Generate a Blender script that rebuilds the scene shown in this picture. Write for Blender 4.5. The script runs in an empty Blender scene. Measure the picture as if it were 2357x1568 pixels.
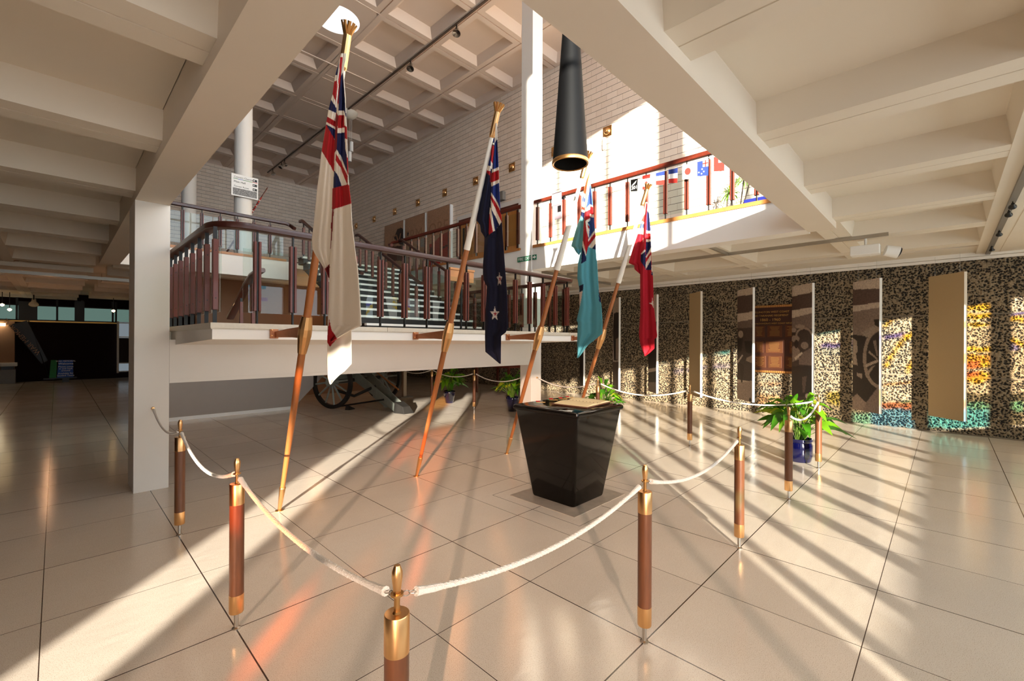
import bpy, math, random
from mathutils import Vector, Matrix
random.seed(7)
S = bpy.context.scene
C = S.collection
PI = math.pi
# ---------------------------------------------------------------- camera
FPX, PITCH, ROLL, YAW = 1023.74, 0.00181, 0.00489, 0.77317
cp, sp = math.cos(PITCH), math.sin(PITCH); cy, sy = math.cos(YAW), math.sin(YAW)
FW = Vector((cp*cy, cp*sy, sp)); R0 = Vector((sy, -cy, 0)); U0 = R0.cross(FW)
RT = R0*math.cos(ROLL) + U0*math.sin(ROLL); UP = U0*math.cos(ROLL) - R0*math.sin(ROLL)
CAM = Vector((0, 0, 1.6))
cam = bpy.data.cameras.new('camera'); cam.sensor_width = 36; cam.lens = 36*FPX/2357
cam.clip_start = .05; cam.clip_end = 300
camo = bpy.data.objects.new('camera', cam); C.objects.link(camo)
M = Matrix((RT, UP, -FW)).transposed().to_4x4(); M.translation = CAM
camo.matrix_world = M; S.camera = camo
def on(px, py, ax, val):
    "survey helper: where the sight line through a photo point meets the plane axis = val"
    d = RT*(px-1178.5) - UP*(py-784) + FW*FPX
    return CAM + d*((val-CAM[ax])/d[ax])
def proj(v):
    w = Vector(v)-CAM; z = w.dot(FW)
    return 1178.5+FPX*w.dot(RT)/z, 784-FPX*w.dot(UP)/z
# ---------------------------------------------------------------- world, sun, exposure
W = bpy.data.worlds.new('sky'); S.world = W; W.use_nodes = True
bgn = W.node_tree.nodes['Background']; bgn.inputs[0].default_value = (.80, .90, 1.0, 1); bgn.inputs[1].default_value = 5.8
sun = bpy.data.lights.new('sun', 'SUN'); sun.energy = 25.0; sun.color = (1, .92, .80); sun.angle = math.radians(.6)
suno = bpy.data.objects.new('sun', sun); C.objects.link(suno)
SAZ = math.atan2(1.03, 1.0); TE = .154; SD = Vector((math.cos(SAZ), math.sin(SAZ), -TE)).normalized()
suno.rotation_euler = SD.to_track_quat('-Z', 'Y').to_euler(); suno.location = (-8, -9, 8)
def point_light(name, loc, power, col=(1, .55, .25), r=.05, spot=None, aim=None):
    l = bpy.data.lights.new(name, 'SPOT' if spot else 'POINT'); l.energy = power; l.color = col; l.shadow_soft_size = r
    if spot: l.spot_size = spot; l.spot_blend = .6
    o = bpy.data.objects.new(name, l); C.objects.link(o); o.location = loc
    if aim is not None: o.rotation_euler = (Vector(aim)-Vector(loc)).to_track_quat('-Z', 'Y').to_euler()
    return o
S.view_settings.view_transform = 'Standard'; S.view_settings.look = 'None'; S.view_settings.gamma = 1
S.view_settings.use_curve_mapping = False; S.view_settings.exposure = 0.2
cyc = S.cycles; cyc.use_denoising = True; cyc.max_bounces = 9; cyc.diffuse_bounces = 6; cyc.glossy_bounces = 4
cyc.transparent_max_bounces = 16; cyc.caustics_reflective = True; cyc.caustics_refractive = False
cyc.sample_clamp_indirect = 6; cyc.blur_glossy = .5
# ---------------------------------------------------------------- materials
def lin(c):
    return tuple(((v/255)/12.92 if v <= 10 else ((v/255+.055)/1.055)**2.4) for v in c[:3])
MT = {}
def newmat(name):
    m = bpy.data.materials.new(name); m.use_nodes = True; MT[name] = m
    return m, m.node_tree, m.node_tree.nodes, m.node_tree.links, m.node_tree.nodes['Principled BSDF']
def pm(name, col, rough=.5, metal=0, noise=.0, scale=8, bump=0, coat=0, stretch=None, spec=.5, trans=0, ior=1.45):
    m, nt, N, L, b = newmat(name)
    b.inputs['Base Color'].default_value = (*lin(col), 1); b.inputs['Roughness'].default_value = rough
    b.inputs['Metallic'].default_value = metal; b.inputs['Coat Weight'].default_value = coat
    b.inputs['Specular IOR Level'].default_value = spec
    if noise or bump:
        tc = N.new('ShaderNodeTexCoord'); mp = N.new('ShaderNodeMapping'); L.new(tc.outputs['Object'], mp.inputs[0])
        if stretch: mp.inputs['Scale'].default_value = stretch
        nz = N.new('ShaderNodeTexNoise'); nz.inputs['Scale'].default_value = scale; nz.inputs['Detail'].default_value = 5
        L.new(mp.outputs[0], nz.inputs[0])
        if noise:
            mx = N.new('ShaderNodeMix'); mx.data_type = 'RGBA'; c = lin(col)
            mx.inputs[6].default_value = (*[v*(1-noise) for v in c], 1); mx.inputs[7].default_value = (*[min(1, v*(1+noise)) for v in c], 1)
            L.new(nz.outputs[0], mx.inputs[0]); L.new(mx.outputs[2], b.inputs['Base Color'])
        if bump:
            bp = N.new('ShaderNodeBump'); bp.inputs['Strength'].default_value = bump; bp.inputs['Distance'].default_value = .01
            L.new(nz.outputs[0], bp.inputs['Height']); L.new(bp.outputs[0], b.inputs['Normal'])
    return m
pm('paint', (234, 228, 220), .65, noise=.03, scale=3, bump=.05)
pm('coffer', (224, 214, 198), .75, noise=.04, scale=2, bump=.06)
pm('beam_paint', (222, 210, 194), .7, noise=.03, scale=3)
pm('coffer_up', (228, 206, 188), .8, noise=.04, scale=2)
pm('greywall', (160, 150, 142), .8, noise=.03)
pm('slabtop', (205, 195, 178), .4, noise=.12, scale=30)
pm('carpet', (60, 50, 48), .95, noise=.2, scale=20)
pm('wood', (96, 35, 19), .42, noise=.35, scale=6, stretch=(6, 6, .7), coat=.12)
pm('wood_dark', (86, 34, 22), .3, noise=.35, scale=8, coat=.4)
pm('wood_rail', (64, 26, 17), .38, noise=.3, scale=6, coat=.1)
pm('wood_post', (104, 62, 36), .42, noise=.5, scale=7, stretch=(8, 8, .8), coat=.12)
pm('wood_pole', (156, 92, 46), .35, noise=.2, scale=9, stretch=(9, 9, .5), coat=.2)
pm('wood_strip', (176, 116, 62), .4, noise=.3, scale=9)
pm('wood_door', (184, 122, 60), .4, noise=.2, scale=5, stretch=(6, 6, .6))
pm('panel_wood', (30, 11, 8), .75, spec=.15, noise=.3, scale=4, stretch=(1, 1, 14))
pm('brass', (238, 188, 130), .3, 1, noise=.08, scale=3, stretch=(40, 40, .3))
pm('brass_dark', (206, 158, 100), .3, 1)
pm('copper', (176, 120, 88), .5, 1, noise=.15, scale=30)
pm('steel', (200, 196, 190), .25, 1)
pm('blacksteel', (24, 22, 22), .4, .3)
pm('black', (16, 15, 15), .45)
pm('rope', (240, 236, 230), .8, noise=.06, scale=180, bump=.6)
pm('granite', (8, 6, 5), .09, coat=.0, noise=.5, scale=90, spec=.32)
pm('tubeblack', (5, 5, 6), .6, spec=.12, noise=.3, scale=4, stretch=(1, 1, 30))
pm('darkin', (14, 13, 10), .9)
pm('plate_bronze', (92, 54, 32), .4, .4, noise=.2, scale=8)
pm('seam', (120, 108, 92), .8)
pm('bronzeplate', (164, 154, 142), .35, 0, noise=.35, scale=9)
pm('bluepot', (4, 6, 46), .1, coat=1, noise=.2, scale=6)
pm('soil', (40, 28, 20), .95, noise=.3, scale=40)
pm('leaf', (104, 158, 26), .38, noise=.35, scale=9)
pm('leaf_dark', (58, 116, 20), .38, noise=.35, scale=9)
pm('leaf_yellow', (176, 186, 44), .4, noise=.3, scale=9)
pm('stem', (88, 120, 40), .5)
pm('white', (236, 234, 230), .5)
pm('offwhite', (222, 212, 196), .6)
pm('cloth_white', (222, 212, 197), .85, noise=.04, scale=60)
pm('khaki', (182, 158, 120), .75, noise=.04, scale=50)
pm('aluminium', (176, 170, 160), .35, .8)
pm('grey', (120, 116, 110), .5)
pm('greengun', (140, 146, 138), .45, .2, noise=.2, scale=8)
pm('gundark', (34, 32, 30), .5, .2, noise=.3, scale=9)
pm('sign_green', (22, 110, 74), .5)
pm('sign_blue', (26, 84, 170), .5)
pm('red', (196, 24, 34), .7)
pm('poppy', (206, 22, 40), .6)
pm('green', (30, 120, 60), .6)
pm('paper', (232, 216, 172), .7, noise=.06, scale=14)
pm('leather', (96, 58, 40), .5, noise=.3, scale=14)
pm('twig', (196, 160, 96), .6)
pm('postertan', (170, 126, 94), .7, noise=.12, scale=5)
pm('posterred', (160, 40, 30), .7, noise=.3, scale=7)
pm('posterdark', (40, 24, 18), .7)
pm('lettering', (158, 118, 90), .7)
pm('bunt_blue', (34, 54, 124), .7)
pm('bunt_red', (186, 44, 34), .7)
pm('bunt_white', (240, 236, 232), .7)
pm('blue_tray', (22, 30, 110), .5)
pm('jacket', (128, 112, 118), .8, noise=.1, scale=30)
pm('gold', (206, 164, 92), .35, .8)
def emit(name, col, s):
    m, nt, N, L, b = newmat(name)
    b.inputs['Base Color'].default_value = (0, 0, 0, 1)
    b.inputs['Emission Color'].default_value = (*lin(col), 1); b.inputs['Emission Strength'].default_value = s
emit('lamp', (255, 214, 150), 14); emit('tubelamp', (255, 236, 190), 6); emit('daypane', (170, 215, 200), .22)
emit('cabinet_light', (190, 205, 215), .3)
def vcol_mat(name, rough=.8, trans=False, grain=0):
    m, nt, N, L, b = newmat(name)
    a = N.new('ShaderNodeVertexColor'); a.layer_name = 'Col'
    if trans:
        out = N['Material Output']; t = N.new('ShaderNodeBsdfTransparent'); L.new(a.outputs[0], t.inputs[0])
        g = N.new('ShaderNodeBsdfGlossy'); g.inputs['Roughness'].default_value = .08
        mx = N.new('ShaderNodeMixShader'); mx.inputs[0].default_value = .05
        L.new(t.outputs[0], mx.inputs[1]); L.new(g.outputs[0], mx.inputs[2]); L.new(mx.outputs[0], out.inputs[0])
    else:
        src = a.outputs[0]
        if grain:
            tc = N.new('ShaderNodeTexCoord'); nz = N.new('ShaderNodeTexNoise'); nz.inputs['Scale'].default_value = grain; nz.inputs['Detail'].default_value = 6
            L.new(tc.outputs['Object'], nz.inputs[0])
            mx = N.new('ShaderNodeMix'); mx.data_type = 'RGBA'; mx.blend_type = 'OVERLAY'; mx.inputs[0].default_value = .55
            L.new(src, mx.inputs[6]); L.new(nz.outputs[0], mx.inputs[7]); src = mx.outputs[2]
        L.new(src, b.inputs['Base Color']); b.inputs['Roughness'].default_value = rough
    return m
vcol_mat('cloth', .85); vcol_mat('print', .55, grain=30); vcol_mat('stained', trans=True)
# cloth lets a little light through
def translucent(name, amt=.35):
    m = MT[name]; N = m.node_tree.nodes; L = m.node_tree.links; b = N['Principled BSDF']
    t = N.new('ShaderNodeBsdfTranslucent'); mx = N.new('ShaderNodeMixShader'); mx.inputs[0].default_value = amt
    src = b.inputs['Base Color'].links[0].from_socket; L.new(src, t.inputs[0])
    L.new(b.outputs[0], mx.inputs[1]); L.new(t.outputs[0], mx.inputs[2]); L.new(mx.outputs[0], N['Material Output'].inputs[0])
for n in ('cloth', 'leaf', 'leaf_dark', 'leaf_yellow'): translucent(n, .3)
def glass_mat(name, tint=(.93, .96, .95), f=1.5):
    m, nt, N, L, b = newmat(name)
    t = N.new('ShaderNodeBsdfTransparent'); t.inputs[0].default_value = (*tint, 1)
    g = N.new('ShaderNodeBsdfGlossy'); g.inputs['Roughness'].default_value = .01
    fr = N.new('ShaderNodeFresnel'); fr.inputs[0].default_value = f
    ge = N.new('ShaderNodeNewGeometry'); ml = N.new('ShaderNodeMath'); ml.operation = 'MULTIPLY_ADD'; ml.inputs[1].default_value = -1; ml.inputs[2].default_value = 1; L.new(ge.outputs['Backfacing'], ml.inputs[0])
    m2 = N.new('ShaderNodeMath'); m2.operation = 'MULTIPLY'; L.new(ml.outputs[0], m2.inputs[0]); L.new(fr.outputs[0], m2.inputs[1])
    mx = N.new('ShaderNodeMixShader'); L.new(m2.outputs[0], mx.inputs[0]); L.new(t.outputs[0], mx.inputs[1]); L.new(g.outputs[0], mx.inputs[2])
    L.new(mx.outputs[0], N['Material Output'].inputs[0])
glass_mat('glass', (.9, .95, .93)); glass_mat('windowglass', (.92, .95, .95), 1.3)
# floor: polished terrazzo tiles
def floor_mat():
    m, nt, N, L, b = newmat('floor')
    tc = N.new('ShaderNodeTexCoord'); sx = N.new('ShaderNodeSeparateXYZ'); L.new(tc.outputs['Object'], sx.inputs[0])
    def math_(op, a, bb=None, c=None):
        n = N.new('ShaderNodeMath'); n.operation = op
        for i, v in enumerate((a, bb, c)):
            if v is None: continue
            if isinstance(v, (int, float)): n.inputs[i].default_value = v
            else: L.new(v, n.inputs[i])
        return n.outputs[0]
    def joint(sock, off, per, hw):
        t = math_('DIVIDE', math_('SUBTRACT', sock, off), per)
        f = math_('SUBTRACT', t, math_('ROUND', t))
        return math_('LESS_THAN', math_('ABSOLUTE', f), hw/per)
    jx = joint(sx.outputs[0], .703, .755, .0022); jy = joint(sx.outputs[1], 1.148, .8335, .0022)
    jx2 = joint(sx.outputs[0], .703, 1.51, .0036); jy2 = joint(sx.outputs[1], 1.148, 1.667, .0036)
    J = math_('MAXIMUM', math_('MAXIMUM', jx, jy), math_('MAXIMUM', jx2, jy2))
    # per tile tone
    cxn = math_('FLOOR', math_('DIVIDE', math_('SUBTRACT', sx.outputs[0], .703), .755)); cyn = math_('FLOOR', math_('DIVIDE', math_('SUBTRACT', sx.outputs[1], 1.148), .8335))
    cb = N.new('ShaderNodeCombineXYZ'); L.new(cxn, cb.inputs[0]); L.new(cyn, cb.inputs[1])
    wn = N.new('ShaderNodeTexWhiteNoise'); wn.noise_dimensions = '2D'; L.new(cb.outputs[0], wn.inputs[0])
    sp_ = N.new('ShaderNodeTexNoise'); sp_.inputs['Scale'].default_value = 260; sp_.inputs['Detail'].default_value = 2; L.new(tc.outputs['Object'], sp_.inputs[0])
    rp = N.new('ShaderNodeValToRGB'); rp.color_ramp.elements[0].position = .32; rp.color_ramp.elements[1].position = .44
    rp.color_ramp.elements[0].color = (*lin((176, 154, 130)), 1); rp.color_ramp.elements[1].color = (*lin((226, 216, 203)), 1); L.new(sp_.outputs[0], rp.inputs[0])
    cl = N.new('ShaderNodeTexNoise'); cl.inputs['Scale'].default_value = 1.6; cl.inputs['Detail'].default_value = 6; L.new(tc.outputs['Object'], cl.inputs[0])
    v = math_('MULTIPLY_ADD', wn.outputs[0], .07, .93); v = math_('MULTIPLY', v, math_('MULTIPLY_ADD', cl.outputs[0], .16, .92))
    sc = N.new('ShaderNodeMix'); sc.data_type = 'RGBA'; sc.blend_type = 'MULTIPLY'; sc.inputs[0].default_value = 1
    L.new(rp.outputs[0], sc.inputs[6]); cc = N.new('ShaderNodeCombineXYZ'); [L.new(v, cc.inputs[i]) for i in range(3)]; L.new(cc.outputs[0], sc.inputs[7])
    mj = N.new('ShaderNodeMix'); mj.data_type = 'RGBA'; L.new(J, mj.inputs[0]); L.new(sc.outputs[2], mj.inputs[6]); mj.inputs[7].default_value = (*lin((62, 44, 34)), 1)
    L.new(mj.outputs[2], b.inputs['Base Color'])
    L.new(math_('MULTIPLY_ADD', cl.outputs[0], .10, .10), b.inputs['Roughness'])
    b.inputs['IOR'].default_value = 1.5; b.inputs['Specular IOR Level'].default_value = .55
    wv = N.new('ShaderNodeTexNoise'); wv.inputs['Scale'].default_value = 5; wv.inputs['Detail'].default_value = 3
    mp = N.new('ShaderNodeMapping'); mp.inputs['Scale'].default_value = (1, 3.4, 1); mp.inputs['Rotation'].default_value = (0, 0, .78)
    L.new(tc.outputs['Object'], mp.inputs[0]); L.new(mp.outputs[0], wv.inputs[0])
    bp = N.new('ShaderNodeBump'); bp.inputs['Strength'].default_value = .12; bp.inputs['Distance'].default_value = .01
    L.new(wv.outputs[0], bp.inputs['Height']); L.new(bp.outputs[0], b.inputs['Normal'])
floor_mat()
def brick_mat(name, axis):
    m, nt, N, L, b = newmat(name)
    tc = N.new('ShaderNodeTexCoord'); sx = N.new('ShaderNodeSeparateXYZ'); L.new(tc.outputs['Object'], sx.inputs[0])
    cb = N.new('ShaderNodeCombineXYZ'); L.new(sx.outputs[axis], cb.inputs[0]); L.new(sx.outputs[2], cb.inputs[1])
    br = N.new('ShaderNodeTexBrick'); L.new(cb.outputs[0], br.inputs[0]); br.offset = .5
    br.inputs['Color1'].default_value = (*lin((246, 230, 213)), 1); br.inputs['Color2'].default_value = (*lin((236, 218, 199)), 1)
    br.inputs['Mortar'].default_value = (*lin((196, 168, 142)), 1); br.inputs['Scale'].default_value = 1
    br.inputs['Brick Width'].default_value = .6/1; br.inputs['Row Height'].default_value = .156; br.inputs['Mortar Size'].default_value = .003
    br.inputs['Brick Width'].default_value = .305; br.inputs['Mortar Smooth'].default_value = 0
    t = N.new('ShaderNodeMath'); t.operation = 'DIVIDE'; L.new(sx.outputs[2], t.inputs[0]); t.inputs[1].default_value = .156
    rd = N.new('ShaderNodeMath'); rd.operation = 'ROUND'; L.new(t.outputs[0], rd.inputs[0])
    df = N.new('ShaderNodeMath'); df.operation = 'SUBTRACT'; L.new(t.outputs[0], df.inputs[0]); L.new(rd.outputs[0], df.inputs[1])
    ab = N.new('ShaderNodeMath'); ab.operation = 'ABSOLUTE'; L.new(df.outputs[0], ab.inputs[0])
    ls = N.new('ShaderNodeMath'); ls.operation = 'LESS_THAN'; L.new(ab.outputs[0], ls.inputs[0]); ls.inputs[1].default_value = .03
    mx = N.new('ShaderNodeMix'); mx.data_type = 'RGBA'; L.new(ls.outputs[0], mx.inputs[0]); L.new(br.outputs[0], mx.inputs[6]); mx.inputs[7].default_value = (*lin((70, 46, 34)), 1)
    L.new(mx.outputs[2], b.inputs['Base Color']); b.inputs['Roughness'].default_value = .8
brick_mat('brick_y', 1); brick_mat('brick_x', 0)
def stone_mat():
    m, nt, N, L, b = newmat('stone')
    tc = N.new('ShaderNodeTexCoord'); wp = N.new('ShaderNodeTexNoise'); wp.inputs['Scale'].default_value = 16; L.new(tc.outputs['Object'], wp.inputs[0])
    ad = N.new('ShaderNodeVectorMath'); ad.operation = 'MULTIPLY_ADD'; L.new(wp.outputs['Color'], ad.inputs[0]); ad.inputs[1].default_value = (.05, .05, .05); L.new(tc.outputs['Object'], ad.inputs[2])
    vo = N.new('ShaderNodeTexVoronoi'); vo.inputs['Scale'].default_value = 29; L.new(ad.outputs[0], vo.inputs[0])
    rp = N.new('ShaderNodeValToRGB'); e = rp.color_ramp.elements; e[0].position = .30; e[0].color = (*lin((20, 14, 9)), 1); e[1].position = .60; e[1].color = (*lin((150, 132, 106)), 1)
    n2 = N.new('ShaderNodeTexNoise'); n2.inputs['Scale'].default_value = 55; n2.inputs['Detail'].default_value = 3; L.new(tc.outputs['Object'], n2.inputs[0])
    n3 = N.new('ShaderNodeTexNoise'); n3.inputs['Scale'].default_value = 2.2; n3.inputs['Detail'].default_value = 3; L.new(tc.outputs['Object'], n3.inputs[0])
    q1 = N.new('ShaderNodeMath'); q1.operation = 'MULTIPLY_ADD'; L.new(n2.outputs[0], q1.inputs[0]); q1.inputs[1].default_value = .75; L.new(vo.outputs['Distance'], q1.inputs[2])
    q2 = N.new('ShaderNodeMath'); q2.operation = 'MULTIPLY_ADD'; L.new(n3.outputs[0], q2.inputs[0]); q2.inputs[1].default_value = -.30; L.new(q1.outputs[0], q2.inputs[2])
    q3 = N.new('ShaderNodeMath'); q3.operation = 'SUBTRACT'; L.new(q2.outputs[0], q3.inputs[0]); q3.inputs[1].default_value = .27
    L.new(q3.outputs[0], rp.inputs[0]); L.new(rp.outputs[0], b.inputs['Base Color']); b.inputs['Roughness'].default_value = .85
    bp = N.new('ShaderNodeBump'); bp.inputs['Strength'].default_value = 1; bp.inputs['Distance'].default_value = .03; L.new(vo.outputs['Distance'], bp.inputs['Height']); L.new(bp.outputs[0], b.inputs['Normal'])
stone_mat()
# ---------------------------------------------------------------- mesh helpers
class MB:
    def __init__(s): s.v = []; s.f = []; s.m = []; s.sm = []
    def add(s, vs, fs, mi=0, smooth=False):
        o = len(s.v); s.v += [tuple(v) for v in vs]; s.f += [tuple(i+o for i in f) for f in fs]; s.m += [mi]*len(fs); s.sm += [smooth]*len(fs); return s
    def fixn(s, me):
        import bmesh
        b = bmesh.new(); b.from_mesh(me); bmesh.ops.recalc_face_normals(b, faces=b.faces); b.to_mesh(me); b.free()
    def box(s, x0, x1, y0, y1, z0, z1, mi=0):
        return s.add([(x0,y0,z0),(x1,y0,z0),(x1,y1,z0),(x0,y1,z0),(x0,y0,z1),(x1,y0,z1),(x1,y1,z1),(x0,y1,z1)],
                     [(0,3,2,1),(4,5,6,7),(0,1,5,4),(1,2,6,5),(2,3,7,6),(3,0,4,7)], mi)
    def hexa(s, b, t, mi=0):
        return s.add(list(b)+list(t), [(0,3,2,1),(4,5,6,7),(0,1,5,4),(1,2,6,5),(2,3,7,6),(3,0,4,7)], mi)
    def obox(s, c, ax, ay, az, mi=0):
        c = Vector(c); ax, ay, az = Vector(ax)/2, Vector(ay)/2, Vector(az)/2
        P = [c-ax-ay-az, c+ax-ay-az, c+ax+ay-az, c-ax+ay-az]; return s.hexa(P, [p+az*2 for p in P], mi)
    def tube(s, p0, p1, r0, r1=None, n=12, mi=0, caps=True):
        return s.path([p0, p1], [r0, r0 if r1 is None else r1], n, mi, caps)
    def path(s, P, r, n=8, mi=0, caps=True, smooth=True):
        P = [Vector(p) for p in P]; r = [r]*len(P) if isinstance(r, (int, float)) else r
        vs = []; fs = []; nrm = None
        for i, p in enumerate(P):
            t = (P[min(i+1, len(P)-1)]-P[max(i-1, 0)]).normalized()
            if nrm is None:
                nrm = t.cross(Vector((0, 0, 1)) if abs(t.z) < .9 else Vector((1, 0, 0))).normalized()
            nrm = (nrm - t*nrm.dot(t)).normalized(); b = t.cross(nrm)
            for k in range(n):
                a = 2*PI*k/n; vs.append(p+(nrm*math.cos(a)+b*math.sin(a))*r[i])
        for i in range(len(P)-1):
            for k in range(n):
                k2 = (k+1) % n; fs.append((i*n+k, i*n+k2, (i+1)*n+k2, (i+1)*n+k))
        s.add(vs, fs, mi, smooth)
        if caps:
            o = len(s.v)-len(vs); s.f += [tuple(o+k for k in range(n))[::-1], tuple(o+(len(P)-1)*n+k for k in range(n))]; s.m += [mi]*2; s.sm += [False]*2
        return s
    def lathe(s, c, prof, n=24, mi=0, axis=(0, 0, 1), smooth=True):
        c = Vector(c); a = Vector(axis).normalized(); u = a.cross(Vector((0, 0, 1)) if abs(a.z) < .9 else Vector((1, 0, 0))).normalized(); w = a.cross(u)
        vs = [c+a*z+(u*math.cos(2*PI*k/n)+w*math.sin(2*PI*k/n))*r for r, z in prof for k in range(n)]
        fs = [(i*n+k, i*n+(k+1) % n, (i+1)*n+(k+1) % n, (i+1)*n+k) for i in range(len(prof)-1) for k in range(n)]
        return s.add(vs, fs, mi, smooth)
    def sweep(s, P, w, h, mi=0):
        "rounded rectangular bar along a path, upright"
        P = [Vector(p) for p in P]; sec = []
        for k in range(12):
            a = 2*PI*k/12; cx, cz = math.cos(a), math.sin(a)
            sec.append((math.copysign(abs(cx)**.45, cx)*w/2, math.copysign(abs(cz)**.45, cz)*h/2))
        vs = []
        for i, p in enumerate(P):
            t = (P[min(i+1, len(P)-1)]-P[max(i-1, 0)]); sd = Vector((t.y, -t.x, 0)).normalized(); up = sd.cross(t).normalized(); up = up if up.z > 0 else -up
            vs += [p+sd*a+up*b for a, b in sec]
        fs = [(i*12+k, i*12+(k+1) % 12, (i+1)*12+(k+1) % 12, (i+1)*12+k) for i in range(len(P)-1) for k in range(12)]
        fs += [tuple(range(12))[::-1], tuple((len(P)-1)*12+k for k in range(12))]
        return s.add(vs, fs, mi, True)
    def prism(s, poly, vec, mi=0):
        n = len(poly); P = [Vector(p) for p in poly]; v = Vector(vec)
        return s.add(P+[p+v for p in P], [tuple(range(n))[::-1], tuple(range(n, 2*n))]+[(i, (i+1) % n, (i+1) % n+n, i+n) for i in range(n)], mi)
    def build(s, name, mats, parent=None, origin=None, bevel=0):
        me = bpy.data.meshes.new(name); o = Vector(origin) if origin is not None else Vector((0, 0, 0))
        if parent is not None and origin is None: o = parent.matrix_basis.translation if parent.parent is None else Vector(parent['_o'])
        me.from_pydata([tuple(Vector(v)-o) for v in s.v], [], s.f)
        for mn in ([mats] if isinstance(mats, str) else mats): me.materials.append(MT[mn])
        me.polygons.foreach_set('material_index', s.m); me.polygons.foreach_set('use_smooth', s.sm); me.update()
        if any(s.sm) and name != 'cloth': me.set_sharp_from_angle(angle=.6)
        if name not in ('ceiling_upper', 'cloth') and not name.startswith('window'): s.fixn(me)
        ob = bpy.data.objects.new(name, me); C.objects.link(ob)
        if parent is not None: ob.parent = parent; ob['_o'] = tuple(o)
        else: ob.location = o; ob['_o'] = tuple(o)
        if bevel:
            bm = ob.modifiers.new('bevel', 'BEVEL'); bm.width = bevel; bm.segments = 2; bm.limit_method = 'ANGLE'
        return ob
def tag(o, label, cat, group=None, kind=None):
    if label: o['label'] = label
    if cat: o['category'] = cat
    if group: o['group'] = group
    if kind: o['kind'] = kind
    return o
def thing(name, loc, label, cat, group=None):
    o = bpy.data.objects.new(name, None); C.objects.link(o); o.location = loc; o['_o'] = tuple(loc); o.empty_display_size = .1
    return tag(o, label, cat, group)
def struct(mb, name, mats, label=None, cat=None, bevel=0):
    return tag(mb.build(name, mats, bevel=bevel), label, cat, kind='structure')
def copy_tree(o, parent=None):
    c = o.copy(); C.objects.link(c)
    if parent is not None: c.parent = parent
    for ch in list(o.children): copy_tree(ch, c)
    return c
def text_mesh(name, txt, mat, parent, size, origin, right, up, extrude=.002, align='LEFT', mirror=False):
    cu = bpy.data.curves.new(name, 'FONT'); cu.body = txt; cu.size = size; cu.extrude = extrude; cu.align_x = align
    t = bpy.data.objects.new(name, cu); me = bpy.data.meshes.new_from_object(t); bpy.data.objects.remove(t)
    r, u = Vector(right).normalized(), Vector(up).normalized(); n = r.cross(u)
    po = Vector(parent['_o']) if parent is not None else Vector((0, 0, 0))
    for v in me.vertices:
        v.co = Vector(origin)+r*(-v.co.x if mirror else v.co.x)+u*v.co.y+n*v.co.z-po
    me.materials.clear(); me.materials.append(MT[mat]); ob = bpy.data.objects.new(name, me); C.objects.link(ob)
    if parent is not None: ob.parent = parent
    ob['_o'] = tuple(po); return ob
def inpoly(x, y, P):
    r = False; j = len(P)-1
    for i in range(len(P)):
        xi, yi = P[i]; xj, yj = P[j]
        if (yi > y) != (yj > y) and x < (xj-xi)*(y-yi)/(yj-yi)+xi: r = not r
        j = i
    return r
def T(ox, oy, s, P): return [(ox+x*s, oy+y*s) for x, y in P]
def interp(P, y):
    if y <= P[0][1]: return P[0][0]
    for a, b in zip(P, P[1:]):
        if a[1] <= y <= b[1]: return a[0]+(b[0]-a[0])*((y-a[1])/(b[1]-a[1]) if b[1] > a[1] else 0)
    return P[-1][0]
# ================================================================ SETTING
ZB, ZR, ZP, ZF = 3.05, 3.14, 3.36, 3.50      # beam soffit, rib soffit, coffer top, upper floor
YW = -3.86; XW = 11.12; XU = 9.6; ZC = 9.17
struct(MB().box(-9, XW+.3, YW-.3, 25, -.2, 0), 'floor', 'floor', 'polished cream terrazzo floor tiles with dark joints', 'floor')
# stone wall with recessed seams
w = MB().box(XW, XW+.3, YW, 25, 0, 3.45)
struct(w, 'wall_right', 'stone', 'dark pitted exposed aggregate wall on the right', 'wall')
w = MB()
for z in (1.01, 2.11): w.box(XW-.012, XW+.01, YW, 25, z-.012, z+.012)
w.box(XW-.03, XW+.01, YW, 25, 0, .02)
struct(w, 'trim_1', 'seam')
struct(MB().box(XW-.16, XW, YW, 25, 3.09, 3.162).box(XW-.17, XW-.155, YW, 25, 3.03, 3.08), 'trim_2', 'paint')
# lower ceiling: plates, coffer ribs and beams
c = MB()
c.box(-9, .56, YW, 25, ZP, ZF); c.box(.56, XW+.3, YW, 1.0, ZP, ZF); c.box(6.76, XW+.3, 1.0, 25, ZP, ZF); c.box(.56, 6.76, 11.42, 25, ZP, ZF)
def rib(x0, x1, y0, y1, along, z0=ZR, z1=ZP, t=.035):
    if along == 'x': b = [(x0,y0,z0),(x1,y0,z0),(x1,y1,z0),(x0,y1,z0)]; tt = [(x0,y0-t,z1),(x1,y0-t,z1),(x1,y1+t,z1),(x0,y1+t,z1)]
    else: b = [(x0,y0,z0),(x1,y0,z0),(x1,y1,z0),(x0,y1,z0)]; tt = [(x0-t,y0,z1),(x1+t,y0,z1),(x1+t,y1,z1),(x0-t,y1,z1)]
    c.hexa(b, tt)
    if along == 'x': m_ = (y0+y1)/2; c.box(x0, x1, y0, m_-.006, z0-.006, z0); c.box(x0, x1, m_+.006, y1, z0-.006, z0)
    else: m_ = (x0+x1)/2; c.box(x0, m_-.006, y0, y1, z0-.006, z0); c.box(m_+.006, x1, y0, y1, z0-.006, z0)
for k in range(-3, 14):
    y = 2.82+1.667*k
    for x0, x1 in ((-.59, .565), (-2.3, -.86), (-4.0, -2.57), (-9, -4.27)): rib(x0, x1, y-.16, y+.16, 'x')
for x in (-.86, -2.57, -4.27): rib(x, x+.27, YW, 25, 'y', ZR-.003)
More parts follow.
